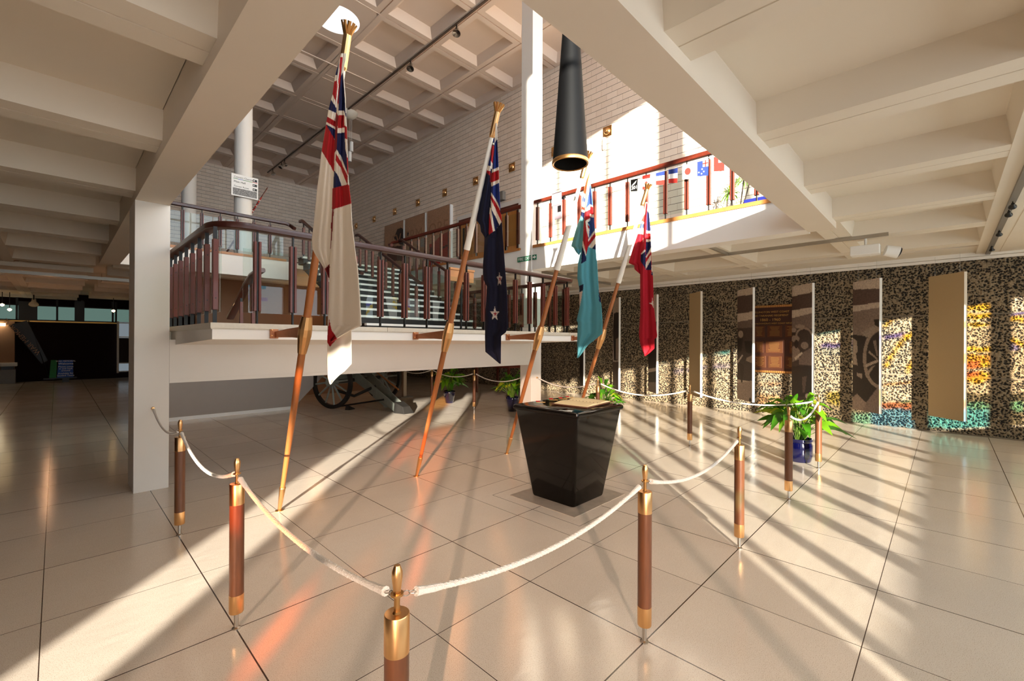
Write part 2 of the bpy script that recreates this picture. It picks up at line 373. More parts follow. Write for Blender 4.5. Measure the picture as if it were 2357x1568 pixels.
for k in range(-1, 8):
    x = 2.19+1.512*k+.06
    if x < .6 or x > 11: continue
    rib(x-.16, x+.16, -.36, 1.0, 'y'); rib(x-.16, x+.16, -2.3, -.9, 'y'); rib(x-.16, x+.16, YW, -2.5, 'y')
rib(.56, XW, -.9, -.36, 'x', ZR-.003); rib(.56, XW, -2.6, -2.2, 'x', ZR-.003)
for k in range(0, 13):
    y = 1.148+1.667*k
    rib(7.0, XW, y-.16, y+.16, 'x', 3.17)
for x in (7.02, 8.25, 9.7): rib(x-.14, x+.14, 1.2, 25, 'y', 3.165)
for k in range(1, 8): rib(.84, 6.8, 11.2+1.667*k-.16, 11.2+1.667*k+.16, 'x')
c.box(XW-.85, XW, YW, 25, 3.16, ZP)
struct(c, 'ceiling', 'coffer', 'cream coffered lower ceiling', 'ceiling')
b = MB().box(.565, .85, YW, 11.6, ZB, ZF)
struct(b, 'ceiling_beam', 'beam_paint', 'broad cream ceiling beam rising over the left pillar', 'beam')
b = MB().box(.85, 6.9, 1.0, 1.296, ZB, ZF)
struct(b, 'ceiling_beam', 'beam_paint', 'broad cream ceiling beam sloping down to the right, beside the hall opening', 'beam')
b = MB().box(6.72, 7.0, 1.296, 11.35, ZB, ZF-.005)
struct(b, 'mezzanine_edge', 'paint', 'white mezzanine edge under the right railing, carrying the exit sign', 'mezzanine edge')
b = MB().box(.85, 3.95, 11.35, 11.6, ZB, ZF-.005)
struct(b, 'mezzanine_edge', 'paint', 'white mezzanine edge at the back, left of the stairs', 'mezzanine edge')
# columns
struct(MB().box(.563, .857, 6.018, 6.5, 0, ZB+.002), 'column', 'paint', 'square white pillar at left, under the broad beam', 'column', bevel=.004)
struct(MB().box(6.712, 7.02, 6.004, 6.31, 0, ZC), 'column', 'paint', 'tall slim square white pillar in the centre, reaching the upper ceiling', 'column', bevel=.004)
def rcol(x, y, r, z0, lab):
    struct(MB().lathe((x, y, 0), [(r, z0), (r, ZC)], 40), 'column', 'paint', lab, 'column')
rcol(3.06, 11.86, .185, ZF, 'round white column behind the direction sign')
rcol(2.75, 16.2, .185, ZF, 'second round white column, left of and beyond the one with the sign')
rcol(9.0, -2.4, .2, ZF, 'round column by the upper windows')
# upper room
struct(MB().box(XU, XU+.3, YW, 22.9, ZF, ZC+.5), 'wall_back', 'brick_y', 'long pale brick wall of the upper hall with sconces', 'wall')
struct(MB().box(-9, XU, 22.6, 22.9, ZF, ZC+.5), 'wall_left', 'brick_x', 'pale brick end wall of the upper hall', 'wall')
struct(MB().box(-9.3, -9, YW, 25, -.1, ZC+.5), 'wall_far_left', 'panel_wood', 'dark side wall of the foyer', 'wall')
struct(MB().box(-9, XU, YW, 22.6, ZF, ZF+.012).box(.84, 6.72, 1.296, 11.35, ZF, ZF+.012) if 0 else
       MB().box(-9, .84, YW, 22.6, ZF, ZF+.012).box(.84, XU, YW, 1.28, ZF, ZF+.012).box(6.74, XU, 1.28, 22.6, ZF, ZF+.012).box(.84, 6.74, 11.37, 22.6, ZF, ZF+.012), 'floor_upper', 'carpet', 'dark carpet of the mezzanine', 'floor')
# waffle ceiling, with a round skylight in one blank panel
c = MB(); hx, hy, hr = 4.60, 10.3, .50
PX, PY = 1.5105, 1.667
ix0, ix1 = -6, 6; iy0, iy1 = -4, 10
gx = lambda i: 6.70+(i-4)*PX+2*PX-PX*2; gy = lambda j: 9.41+(j-4)*PY
for i in range(-6, 7):
    for j in range(-5, 13):
        x0, x1, y0, y1 = gx(i), gx(i+1), gy(j), gy(j+1)
        if x0 > XU-.3 or y0 > 22.5 or y1 < YW: continue
        x1 = min(x1, XU+.01)
        blank = abs((x0+x1)/2-hx+.0) < .8 and abs((y0+y1)/2-hy+.1) < .85
        flat = (i in (3,) and j in (5, 6, 7)) or (i < 2)
        e = .10
        if blank: continue
        if flat:
            c.add([(x0,y0,ZC),(x1,y0,ZC),(x1,y1,ZC),(x0,y1,ZC)], [(0,1,2,3)])
            for a in (e,):
                c.box(x0+a, x1-a, y0+a, y0+a+.012, ZC-.008, ZC); c.box(x0+a, x1-a, y1-a-.012, y1-a, ZC-.008, ZC); c.box(x0+a, x0+a+.012, y0+a, y1-a, ZC-.008, ZC); c.box(x1-a-.012, x1-a, y0+a, y1-a, ZC-.008, ZC)
            continue
        d, tp = .165, .15
        a = .145; q = a+tp
        ring0 = [(x0+.015,y0+.015,ZC),(x1-.015,y0+.015,ZC),(x1-.015,y1-.015,ZC),(x0+.015,y1-.015,ZC)]
        ring1 = [(x0+a,y0+a,ZC),(x1-a,y0+a,ZC),(x1-a,y1-a,ZC),(x0+a,y1-a,ZC)]
        ring2 = [(x0+q,y0+q,ZC+d),(x1-q,y0+q,ZC+d),(x1-q,y1-q,ZC+d),(x0+q,y1-q,ZC+d)]
        ringg = [(x0,y0,ZC+.03),(x1,y0,ZC+.03),(x1,y1,ZC+.03),(x0,y1,ZC+.03)]
        ringh = [(p[0], p[1], ZC+.03) for p in ring0]
        V = ringg+ringh+ring0+ring1+ring2; F = []
        for s0 in (0, 4, 8, 12):
            for k in range(4): F.append((s0+k, s0+(k+1) % 4, s0+4+(k+1) % 4, s0+4+k))
        F.append((16, 17, 18, 19)); c.add(V, F)
# blank panel with hole
x0, x1, y0, y1 = None, None, None, None
for i in range(-6, 7):
    for j in range(-5, 13):
        a0, a1, b0, b1 = gx(i), gx(i+1), gy(j), gy(j+1)
        if abs((a0+a1)/2-hx) < .8 and abs((b0+b1)/2-hy+.1) < .85:
            x0 = a0 if x0 is None else min(x0, a0); x1 = a1 if x1 is None else max(x1, a1)
            y0 = b0 if y0 is None else min(y0, b0); y1 = b1 if y1 is None else max(y1, b1)
n = 48; ov = []; iv = []
for k in range(n):
    a = 2*PI*k/n; dx, dy = math.cos(a), math.sin(a)
    tx = ((x1-hx)/dx if dx > 1e-6 else (x0-hx)/dx if dx < -1e-6 else 1e9); ty = ((y1-hy)/dy if dy > 1e-6 else (y0-hy)/dy if dy < -1e-6 else 1e9)
    t = min(tx, ty); ov.append((hx+dx*t, hy+dy*t, ZC)); iv.append((hx+dx*hr, hy+dy*hr, ZC))
tv = [(p[0], p[1], ZC+.95) for p in iv]
c.add(ov+iv, [(k, (k+1) % n, n+(k+1) % n, n+k) for k in range(n)])
for (a, b_) in (((x0, y0), (x1, y0)), ((x1, y0), (x1, y1)), ((x1, y1), (x0, y1)), ((x0, y1), (x0, y0))):
    c.tube((*a, ZC), (*b_, ZC), .008, n=4)
struct(c, 'ceiling_upper', 'coffer_up', 'square coffered ceiling high above the hall', 'ceiling')
struct(MB().add(iv+tv, [(k, n+k, n+(k+1) % n, (k+1) % n) for k in range(n)], 0, True), 'skylight_shaft', 'white', 'round white skylight opening above the first flagpole', 'skylight')
rf = MB()
for (a, b_, cc, d_) in ((-9, hx-hr-.02, YW, 22.9), (hx+hr+.02, XU+.3, YW, 22.9), (hx-hr-.02, hx+hr+.02, YW, hy-hr-.02), (hx-hr-.02, hx+hr+.02, hy+hr+.02, 22.9)):
    rf.box(a, b_, cc, d_, ZC+.55, ZC+.7)
struct(rf, 'ceiling_deck', 'coffer_up')
# ---------------------------------------------------------------- window wall behind the viewer (stained glass)
def wcol(wx, wz):
    "colour of the glass at window point (wx, wz)"
    if wz < .87 and wx > -.6: return (.0, .0, .0)
    # where the sun carries it: floor or stone wall
    if -5.55 < wx < -4.9 and wz > 2.3: return (.95, .93, .9)
    dist = (XW-wx)/1.0; zz = wz-.215*1.03*dist
    if zz > 0: hit = (XW, YW+1.03*dist, zz); q = proj(hit); onwall = True
    else:
        t = wz/(.215*1.03); hit = (wx+t, YW+1.03*t, 0); q = proj(hit); onwall = False
    px, py = q
    for P, col in (GLW if onwall else GLF):
        if inpoly(px, py, P): return col
    if onwall:
        if px < 1640: return (.82, .78, .7)
        if px > 2100 and py > 905: return (.16, .15, .1)
        if px > 2100: return (.75, .66, .52)
        if px > 1900 and py > 900: return (.35, .34, .28)
        return (.8, .82, .78)
    if wx > -1.15: return (.7, .67, .62)
    return (.13, .10, .085)
Y_, O_, B_, V_, Wt, Cy, Gr, Rd = (.95, .6, .02), (.9, .2, .04), (.2, .45, .75), (.16, .14, .6), (.9, .88, .82), (.08, .5, .62), (.15, .35, .2), (.5, .16, .08)
A = lambda P: T(1900, 640, .2423, P); B2 = lambda P: T(1380, 640, .2206, P); Bf = lambda P: T(0, 900, .42599, P); Cf = lambda P: T(700, 1000, .36232, P)
GLW = [(A(P), c_) for P, c_ in [
 ([(1340,240),(1580,240),(1580,300),(1340,320)], Y_), ([(1340,345),(1580,335),(1580,380),(1340,395)], Y_), ([(1340,435),(1560,420),(1560,445),(1340,470)], Y_),
 ([(1340,650),(1580,655),(1570,712),(1340,700)], Y_), ([(1340,715),(1580,740),(1580,800),(1340,790)], (.95,.45,.02)), ([(1340,790),(1470,790),(1470,860),(1340,870)], O_), ([(1470,790),(1580,790),(1580,850),(1470,850)], Y_),
 ([(1340,905),(1480,885),(1480,930),(1340,940)], O_), ([(1480,885),(1580,890),(1550,935),(1480,935)], Y_), ([(1340,935),(1540,930),(1520,990),(1420,1015),(1340,985)], (.95,.5,.02)),
 ([(1340,150),(1580,190),(1580,240),(1340,240)], Wt), ([(1340,1180),(1580,1190),(1580,1250),(1340,1240)], (.12,.4,.28)), ([(950,1240),(1560,1240),(1540,1450),(900,1420)], Cy),
 ([(1700,140),(1900,140),(1900,320),(1700,330)], Wt), ([(1790,325),(1900,315),(1900,360),(1760,365)], V_), ([(1690,355),(1900,370),(1900,430),(1720,400)], Y_),
 ([(1715,515),(1900,630),(1900,690),(1820,640),(1715,560)], Y_), ([(1720,625),(1850,620),(1850,700),(1700,700)], (.2,.2,.5)), ([(1690,1180),(1900,1160),(1900,1260),(1690,1270)], (.12,.4,.25)),
 ([(540,470),(640,370),(690,360),(570,480)], Y_), ([(540,420),(570,380),(640,370),(550,460)], Cy), ([(545,555),(780,510),(700,575),(545,600)], V_), ([(760,530),(830,500),(830,570),(740,620),(650,740),(600,840),(545,850),(600,740)], Y_),
 ([(800,760),(830,790),(830,830),(790,920),(745,930)], Y_), ([(540,1000),(830,985),(830,1005),(540,1025)], (.7,.35,.12)), ([(540,1020),(830,1005),(830,1150),(540,1175)], Wt), ([(540,900),(830,890),(830,985),(540,1000)], Wt),
 ([(530,1180),(830,1185),(830,1250),(530,1240)], Rd), ([(530,1120),(970,1120),(970,1200),(530,1180)], Gr), ([(440,1240),(970,1220),(960,1440),(440,1400)], (.1,.42,.75)),
 ([(890,310),(960,310),(960,345),(890,345)], Y_), ([(890,430),(960,425),(940,500),(890,500)], Y_), ([(890,640),(970,630),(970,660),(890,690)], Y_),
 ([(-60,470),(60,480),(160,440),(300,430),(300,490),(120,520),(60,530),(-60,545)], Cy), ([(60,470),(120,455),(120,485),(60,500)], (.7,.1,.2)), ([(-60,630),(300,600),(300,660),(-60,670)], V_), ([(-60,520),(300,490),(300,600),(-60,640)], Wt),
 ([(-60,670),(300,660),(300,720),(-60,740)], (.55,.65,.7)), ([(0,1080),(260,1080),(260,1260),(0,1180)], (.5,.45,.1)), ([(150,1290),(500,1270),(500,1420),(150,1400)], (.15,.5,.42)), ([(1880,0),(2100,0),(2100,2000),(1880,2000)], (.4,.36,.3))]]
GLW += [(B2(P), c_) for P, c_ in [([(640,900),(750,840),(1120,770),(1370,720),(1370,790),(1090,820),(760,870)], (.06,.5,.65)), ([(760,960),(1400,880),(1400,925),(760,1000)], (.5,.5,.75)), ([(1090,930),(1250,930),(1250,970),(1090,990)], (.4,.65,.65)),
 ([(1640,1210),(2000,1230),(2000,1330),(1640,1330)], (.8,.55,.35)), ([(1640,1100),(1900,1090),(1900,1120),(1640,1130)], (.6,.4,.3)), ([(2340,500),(2600,460),(2600,560),(2260,600)], Cy), ([(1090,1000),(1370,1000),(1370,1300),(1090,1300)], Wt)]]
GLF = [(Bf(P), c_) for P, c_ in [([(1250,1568),(1370,1400),(1480,1250),(1600,1120),(1640,1100),(1640,1170),(1560,1300),(1450,1450),(1380,1568)], (.95, .2, .06)),
 ([(1380,1568),(1500,1380),(1680,1230),(1900,1060),(1900,1160),(1640,1400),(1560,1568)], (.32, .15, .09))]]
GLF += [(Cf(P), c_) for P, c_ in [([(600,1000),(680,800),(700,560),(760,520),(780,800),(720,900),(690,1010)], (.7, .2, .1)), ([(640,100),(760,0),(900,-60),(960,-60),(880,200),(800,420),(700,760),(660,600),(740,300)], (.55, .2, .1)),
 ([(820,1600),(900,1000),(1040,980),(1000,1600)], (.5, .26, .15)), ([(1240,1568),(1300,900),(1160,600),(1220,560),(1400,1000),(1400,1568)], (.34, .2, .13)),
 ([(860,-160),(1000,-200),(1100,-300),(900,-340),(700,-160)], (.8, .4, .14)), ([(1960,150),(2100,100),(2200,260),(2080,230)], (.3, .5, .4)), ([(1400,1568),(1380,1300),(1480,1150),(1540,1568)], (.42, .38, .34)), ([(1640,1568),(1600,1200),(1700,1100),(1720,1568)], (.4, .36, .32)), ([(560,60),(700,-40),(760,60),(560,240)], (.5, .14, .07)), ([(-200,1568),(80,1100),(420,700),(520,760),(300,1100),(60,1568)], (.22, .12, .08))]]
mull = [(-7.12, .1), (-6.27, .1), (-4.7, .05), (-1.7, .05), (-.98, .06), (-.36, .1), (.34, .13), (.95, .1), (1.52, .16), (2.45, .08), (3.37, .12), (4.33, .12), (4.95, .09), (5.98, .12), (7.05, .12), (8.0, .16), (9.1, .1), (10.2, .1)]
fr = MB()
for x, wd in mull: fr.box(x-wd/2, x+wd/2, YW-.06, YW+.04, 0, 3.06)
fr.box(-.3, XW, YW-.06, YW+.04, 0, .87); fr.box(-.95, -.3, YW-.06, YW+.04, .0, .87); fr.box(-7.5, XW, YW-.05, YW+.05, 3.02, 3.12)
struct(fr, 'window_1_frame', 'wood_dark', 'dark frame of the stained glass window wall', 'window')
struct(MB().box(-9, -7.1, YW-.1, YW+.1, 0, ZC).box(-9, -3.05, YW-.1, YW+.1, 3.1, ZC+.6).box(-7.5, XW+.3, YW-.1, YW+.1, 3.04, 3.52).box(XU, XW+.3, YW-.1, YW+.1, 3.1, ZC+.6).box(10.25, XW, YW-.05, YW+.05, 0, 3.1), 'wall_behind', 'paint', 'wall around the windows behind the viewer', 'wall')
wi = 1
for (xa, wa), (xb, wb) in zip(mull, mull[1:]):
    x0, x1 = xa+wa/2, xb-wb/2; g = MB(); cols = []; nx = max(2, int((x1-x0)/.045)); nz = 68
    for i in range(nx):
        last = None; z_s = 0
        for k in range(nz+1):
            z = 3.03*k/nz
            if k < nz:
                zc = z+3.03/nz/2
                cl = (.95, .93, .9) if xa < -7 else wcol(x0+(i+.5)*(x1-x0)/nx, zc)
            else: cl = None
            if cl != last:
                if last is not None and last != (.0, .0, .0):
                    a, b_ = x0+i*(x1-x0)/nx, x0+(i+1)*(x1-x0)/nx
                    g.add([(a, YW, z_s), (b_, YW, z_s), (b_, YW, z), (a, YW, z)], [(0, 1, 2, 3)]); cols.append(last)
                last = cl; z_s = z
    o = struct(g, 'window_%d' % wi, 'stained'); wi += 1
    at = o.data.color_attributes.new('Col', 'FLOAT_COLOR', 'CORNER')
    buf = []
    for cl in cols: buf += [*cl, 1]*4
    at.data.foreach_set('color', buf)
# upper clear windows
fr = MB(); xs = [-3.05, -1.55, -.04, 1.55, 3.1, 4.6, 6.1, 7.6, 9.55]
for x in xs: wd = .56 if abs(x-1.55) < .01 else .07; fr.box(x-wd/2, x+wd/2, YW-.05, YW+.05, 3.5, ZC)
for z in (3.53, 4.45, 5.9, 7.4, ZC-.05): fr.box(-3.05, 9.6, YW-.04, YW+.04, z-.03, z+.03)
struct(fr, 'window_upper_frame', 'aluminium', 'tall upper window frames behind the viewer', 'window')
struct(MB().add([(-3.05, YW, 3.5), (9.6, YW, 3.5), (9.6, YW, ZC), (-3.05, YW, ZC)], [(0, 1, 2, 3)]), 'window_%d' % wi, 'windowglass'); wi += 1
#PART2

struct(MB().box(-2.1, -1.95, 1.8, 24.6, 0, ZP), 'wall_light_block', 'panel_wood', 'added dark partition out of frame, keeping window light off the foyer', 'wall')  # added partition, blocks window light so the foyer floor stays dark
struct(MB().box(-9, XW+.3, 24.6, 25, -.1, 3.6), 'wall_foyer', 'panel_wood', 'dark timber end wall of the foyer', 'wall')
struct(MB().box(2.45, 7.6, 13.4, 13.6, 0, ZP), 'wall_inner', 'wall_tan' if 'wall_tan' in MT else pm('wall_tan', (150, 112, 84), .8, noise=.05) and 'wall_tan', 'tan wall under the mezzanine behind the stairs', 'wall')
f_ = MB().box(-9, 2.4, 24.52, 24.6, 2.24, 2.29)
struct(f_, 'trim_3', 'gold')
f_ = MB()
for x in (-9, -5, -3, -1.02, -.55, .02, .56, .72, 1.62, 1.72, 2.3): f_.box(x-.03, x+.03, 24.5, 24.6, 2.29, 3.14)
f_.box(-.98, -.5, 24.49, 24.6, 2.29, 3.0); f_.box(.5, .78, 24.49, 24.6, 2.29, 3.1); f_.box(-9, 2.4, 24.5, 24.6, 2.29, 2.33).box(-9, 2.4, 24.5, 24.6, 2.84, 2.88)
struct(f_, 'window_30_frame', 'black')
struct(MB().box(-9, 2.4, 24.56, 24.598, 2.3, 2.84), 'window_30', 'daypane')
# ---------------------------------------------------------------- landing, its beam, stairs
YL = 4.39; ZL = 1.745
b = MB().box(.858, 6.712, 6.02, 6.3, 1.13, 1.60).box(.858, 6.712, 6.012, 6.02, 1.13, 1.17)
struct(b, 'landing_beam', 'paint', 'deep white beam under the stair landing between the two pillars', 'beam')
b = MB()
b.hexa([(.91,YL,1.605),(6.06,YL,1.605),(6.06,6.02,1.545),(.91,6.02,1.545)], [(.91,YL,1.69),(6.06,YL,1.69),(6.06,6.02,1.69),(.91,6.02,1.69)])
b.box(.91, 6.712, 6.02, 7.6, 1.60, 1.69).box(.90, .91, 6.3, 9, 1.3, 1.69)
struct(b, 'landing', 'paint', 'white cantilevered stair landing', 'landing')
b = MB(); x = .895
while x < 6.06:
    x2 = min(x+.82, 6.075); b.box(x, x2-.006, YL-.015, YL+.3, 1.70, ZL); x = x2
b.box(.895, 6.712, YL+.3, 7.56, 1.70, ZL).box(.9, 6.07, YL-.006, 7, 1.69, 1.70)
struct(b, 'landing_top', 'slabtop', 'pale stone coping and floor of the stair landing', 'landing')
NR = 11
st = thing('staircase', (5.3, 7.54, ZL), 'wide upper staircase with black risers and white nosings behind the landing', 'staircase')
body = MB()
for k in range(1, NR+1):
    y = 7.54+.3*(k-1); z = 1.76+.16*k; body.box(3.95, 6.72, y, y+.3+.02, z-.16, z-.03)
body.hexa([(4.1,7.6,1.55),(6.6,7.6,1.55),(6.6,10.9,3.25),(4.1,10.9,3.25)], [(4.1,7.6,1.62),(6.6,7.6,1.62),(6.6,10.9,3.38),(4.1,10.9,3.38)])
body.build('risers', 'black', st)
for k in range(1, NR+1):
    y = 7.54+.3*(k-1); z = 1.76+.16*k
    MB().box(3.93, 6.72, y-.02, y+.06, z-.042, z).build('nosing', 'white', st)
    MB().box(3.93, 6.72, y+.06, y+.3, z-.03, z-.003).build('tread', 'black', st)
# grey wall under the stairs
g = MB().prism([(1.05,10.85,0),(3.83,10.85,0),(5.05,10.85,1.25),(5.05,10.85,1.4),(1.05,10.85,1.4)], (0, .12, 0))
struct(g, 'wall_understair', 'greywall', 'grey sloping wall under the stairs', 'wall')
struct(MB().prism([(1.05,10.835,0),(3.82,10.835,0),(3.89,10.835,.07),(1.05,10.835,.07)], (0, .015, 0)), 'baseboard_under', 'white')
# ---------------------------------------------------------------- railings
def baluster(parent, x, y, z0, zt, zs0, zs1, ang, w=.05, bolt=True):
    "steel flat bar between two timber slats; ang = direction of the rail"
    ca, sa = math.cos(ang), math.sin(ang)
    o = MB().obox((x, y, (z0+zt)/2), (ca*.012, sa*.012, 0), (-sa*.03, ca*.03, 0), (0, 0, zt-z0)).build('baluster', 'blacksteel', parent)
    for s_ in (-1, 1):
        cx, cy_ = x+ca*.019*s_, y+sa*.019*s_
        sl = MB().obox((cx, cy_, (zs0+zs1)/2), (ca*.02, sa*.02, 0), (-sa*w, ca*w, 0), (0, 0, zs1-zs0)).build('slat', 'wood', o, bevel=.003)
    if bolt:
        for z in (zs0+.1, zs1-.1): MB().tube((x-ca*.032, y-sa*.032, z), (x+ca*.032, y+sa*.032, z), .005, n=6).build('bolt', 'blacksteel', o)
    return o
def glass(parent, p0, p1, z0, z1, t=.008):
    d = (Vector(p1)-Vector(p0)); n = Vector((-d.y, d.x)).normalized()*t
    a, b_ = Vector(p0), Vector(p1)
    m_ = MB().hexa([(a.x,a.y,z0),(b_.x,b_.y,z0),(b_.x+n.x,b_.y+n.y,z0),(a.x+n.x,a.y+n.y,z0)], [(a.x,a.y,z1),(b_.x,b_.y,z1),(b_.x+n.x,b_.y+n.y,z1),(a.x+n.x,a.y+n.y,z1)])
    return m_.build('glass_panel', 'glass', parent)
lr = thing('landing_railing', (.96, YL+.05, ZL), 'dark red timber railing with glass and slats around the stair landing', 'railing')
xr, yr = .955, YL+.05; zh = 2.605
P = [(xr, 9.0, zh), (xr, yr+.26, zh)]
for k in range(1, 9):
    a = PI+k*PI/2/8; P.append((xr+.26+.26*math.cos(a), yr+.26+.26*math.sin(a), zh))
P += [(5.85, yr, zh)]
for k in range(1, 7):
    a = -PI/2+k*PI/2/6; P.append((5.85+.15*math.cos(a), yr+.15+.15*math.sin(a), zh))
P += [(6.0, 7.1, zh), (6.25, 7.4, zh), (6.55, 7.6, zh), (6.6, 7.9, zh+.05)]
MB().sweep(P, .1, .062).build('handrail', 'wood_rail', lr)
ys = [4.52+.305*k for k in range(0, 14)]
for y in ys: baluster(lr, xr, y, ZL, 2.58, 1.86, 2.47, PI/2, .04)
k = 0; x = 1.26
while x < 5.95: baluster(lr, x, yr, ZL, 2.58, 1.86, 2.485, 0); x += .305; k += 1
baluster(lr, 5.99, 4.62, ZL, 2.58, 1.86, 2.485, PI/2)
for k in range(1, 8): baluster(lr, 6.0, 4.62+.33*k, ZL, 2.58, 1.86, 2.485, PI/2)
for a in (1.16, 2.18, 3.1, 4.02, 4.94):
    glass(lr, (a, yr+.045), (min(a+.93, 5.9), yr+.045), 1.845, 2.42)
for a in (4.5, 5.4, 6.3): glass(lr, (xr+.045, a), (xr+.045, a+.88), 1.845, 2.42)
for a in (4.5, 5.4, 6.3): glass(lr, (5.955, a), (5.955, a+.88), 1.845, 2.42)
# stair railings
def stair_rail(x, y0, y1, label, n, flip=0):
    sl = .16/.3; zz = lambda y: 1.76+(y-7.54)*sl+.93
    r = thing('stair_railing', (x, y0, zz(y0)-.93), label, 'railing')
    MB().sweep([(x, y0-.12, zz(y0)-.03), (x, y0, zz(y0)), (x, y1, zz(y1)), (x, y1+.12, zz(y1)+.0)], .07, .06).build('handrail', 'wood_rail', r)
    for k in range(n):
        y = y0+.1+(y1-y0-.2)*k/(n-1); z = zz(y)
        baluster(r, x, y, z-.92, z-.02, z-.75, z-.13, PI/2, .05, False)
    g_ = MB().prism([(x+.035, y0, zz(y0)-.8), (x+.035, y1, zz(y1)-.8), (x+.035, y1, zz(y1)-.2), (x+.035, y0, zz(y0)-.2)], (.008, 0, 0)); g_.build('glass_panel', 'glass', r)
stair_rail(3.97, 7.9, 10.7, 'stair handrail on the left edge of the upper staircase', 9)
stair_rail(5.2, 7.75, 10.4, 'middle stair handrail dividing the upper staircase', 9)
stair_rail(6.6, 7.9, 10.7, 'stair handrail on the right edge of the upper staircase', 9)
nr = thing('stair_railing', (2.2, 7.6, ZL), 'short dark handrail end on a post behind the landing glass, above the down flight', 'railing')
MB().sweep([(2.2, 9.3, 2.0), (2.2, 8.3, 2.5), (2.2, 7.95, 2.64), (2.2, 7.55, 2.68)], .12, .07).build('handrail', 'wood_dark', nr)
baluster(nr, 2.2, 7.95, ZL-.02, 2.62, 1.85, 2.5, PI/2); baluster(nr, 2.2, 8.6, 1.5, 2.32, 1.6, 2.25, PI/2)
# mezzanine railings
def mezz(label, p0, p1, posts, glz, top=4.45, curl=None):
    r = thing('mezzanine_railing', (*p0, ZF), label, 'railing')
    d = (Vector(p1)-Vector(p0)).normalized(); a = math.atan2(d.y, d.x)
    P = [(*p0, top-.035), (*p1, top-.035)]
    if curl: P += curl
    MB().sweep(P, .085, .075).build('handrail', 'wood_rail' if 'back' in label else 'wood', r)
    nn = Vector((-d.y, d.x))*.06
    c0, c1 = Vector(p0), Vector(p1)
    MB().obox(((c0.x+c1.x)/2, (c0.y+c1.y)/2, 3.515), (d.x*(c1-c0).length, d.y*(c1-c0).length, 0), (nn.x*2.2, nn.y*2.2, 0), (0, 0, .055)).build('bottom_strip', 'wood_strip', r)
    for t in posts:
        q = c0+d*t; baluster(r, q.x, q.y, 3.54, top-.06, 3.64, top-.14, a, .05, False)
    for t0, t1 in glz:
        q0, q1 = c0+d*t0+nn*.5, c0+d*t1+nn*.5; glass(r, q0, q1, 3.62, 4.28)
mezz('red timber railing along the right mezzanine, hung with small paper flags', (6.765, 5.97), (6.765, 1.3), [5.97-v for v in (5.898, 5.559, 5.228, 4.874, 4.54, 4.216, 3.877, 3.535, 3.2, 2.86, 2.53, 2.2, 1.88, 1.55)], [(.03, 1.7), (1.72, 3.3)])
mezz('dark timber railing of the mezzanine between the central pillar and the stairs', (6.765, 6.34), (6.765, 11.2), [.1+.335*k for k in range(14)], [(.03, 1.6), (1.62, 3.2), (3.22, 4.8)], curl=[(6.70, 11.33, 4.40), (6.62, 11.36, 4.33), (6.6, 11.2, 4.3)])
mezz('dark timber railing along the back mezzanine, left of the stairs', (.86, 11.4), (3.85, 11.4), [.3+.335*k for k in range(8)], [(.03, 1.5), (1.52, 2.95)], curl=[(3.95, 11.38, 4.38), (3.98, 11.2, 4.28)])
# ---------------------------------------------------------------- stanchions and ropes
def stanchion(loc, label, first=[None]):
    if first[0] is None:
        t = thing('rope_stanchion', loc, label, 'stanchion', 'rope stanchions round the memorial')
        x, y = loc[0], loc[1]
        L_ = lambda prof, name, mt: MB().lathe((x, y, 0), prof, 28).build(name, mt, t)
        L_([(.0, 0), (.022, 0), (.022, .006), (.012, .012), (.012, .1), (0, .1)], 'stem', 'steel')
        L_([(0, .092), (.035, .092), (.0365, .096), (.0365, .193), (0, .193)], 'lower_collar', 'brass')
        L_([(0, .193), (.036, .193), (.036, .69), (0, .69)], 'wooden_body', 'wood_post')
        L_([(0, .69), (.0368, .69), (.0368, .801), (.035, .804), (0, .804)], 'upper_collar', 'brass')
        L_([(.013, .804), (.009, .809), (.0085, .862), (.009, .866), (.0105, .866)], 'spindle', 'brass_dark')
        MB().lathe((x, y, 0), [(.0105, .855), (.019, .856), (.019, .862), (.0105, .863)], 24).build('ring_plate', 'brass_dark', t)
        L_([(.0095, .862), (.011, .868), (.016, .91), (.0155, .925), (.011, .937), (.009, .943), (0, .944)], 'finial', 'brass')
        first[0] = t; return t
    c_ = copy_tree(first[0]); c_.location = loc; c_['label'] = label; return c_
SP = {}
for key, xy, lab in [('F', (.70, 1.148), 'nearest rope stanchion, cut off by the bottom of the picture'), ('C', (.705, 2.814), 'rope stanchion second nearest on the left, in front of the bright floor streak'),
    ('B', (.712, 4.485), 'rope stanchion just right of the left pillar'), ('D', (2.198, 1.148), 'rope stanchion right of the black plinth, nearest on the right side'),
    ('E', (3.716, 1.148), 'rope stanchion third along the right side, before the potted plant'), ('G', (5.232, 1.148), 'rope stanchion directly left of the blue plant pot at right'),
    ('H', (6.79, 1.16), 'corner rope stanchion overlapping the right side of the blue plant pot'), ('I', (6.84, 2.83), 'rope stanchion standing before the blank khaki panel in the middle'),
    ('J', (6.84, 4.5), 'rope stanchion partly behind the black plinth, beside a plant'), ('K', (6.75, 7.80), 'rope stanchion between the two plants under the landing beam'), ('L', (6.76, 9.47), 'farthest rope stanchion, half hidden by the second flagpole')]:
    SP[key] = (*xy, 0); stanchion(SP[key], lab)
ptd = lambda k: Vector((SP[k][0], SP[k][1], .853))
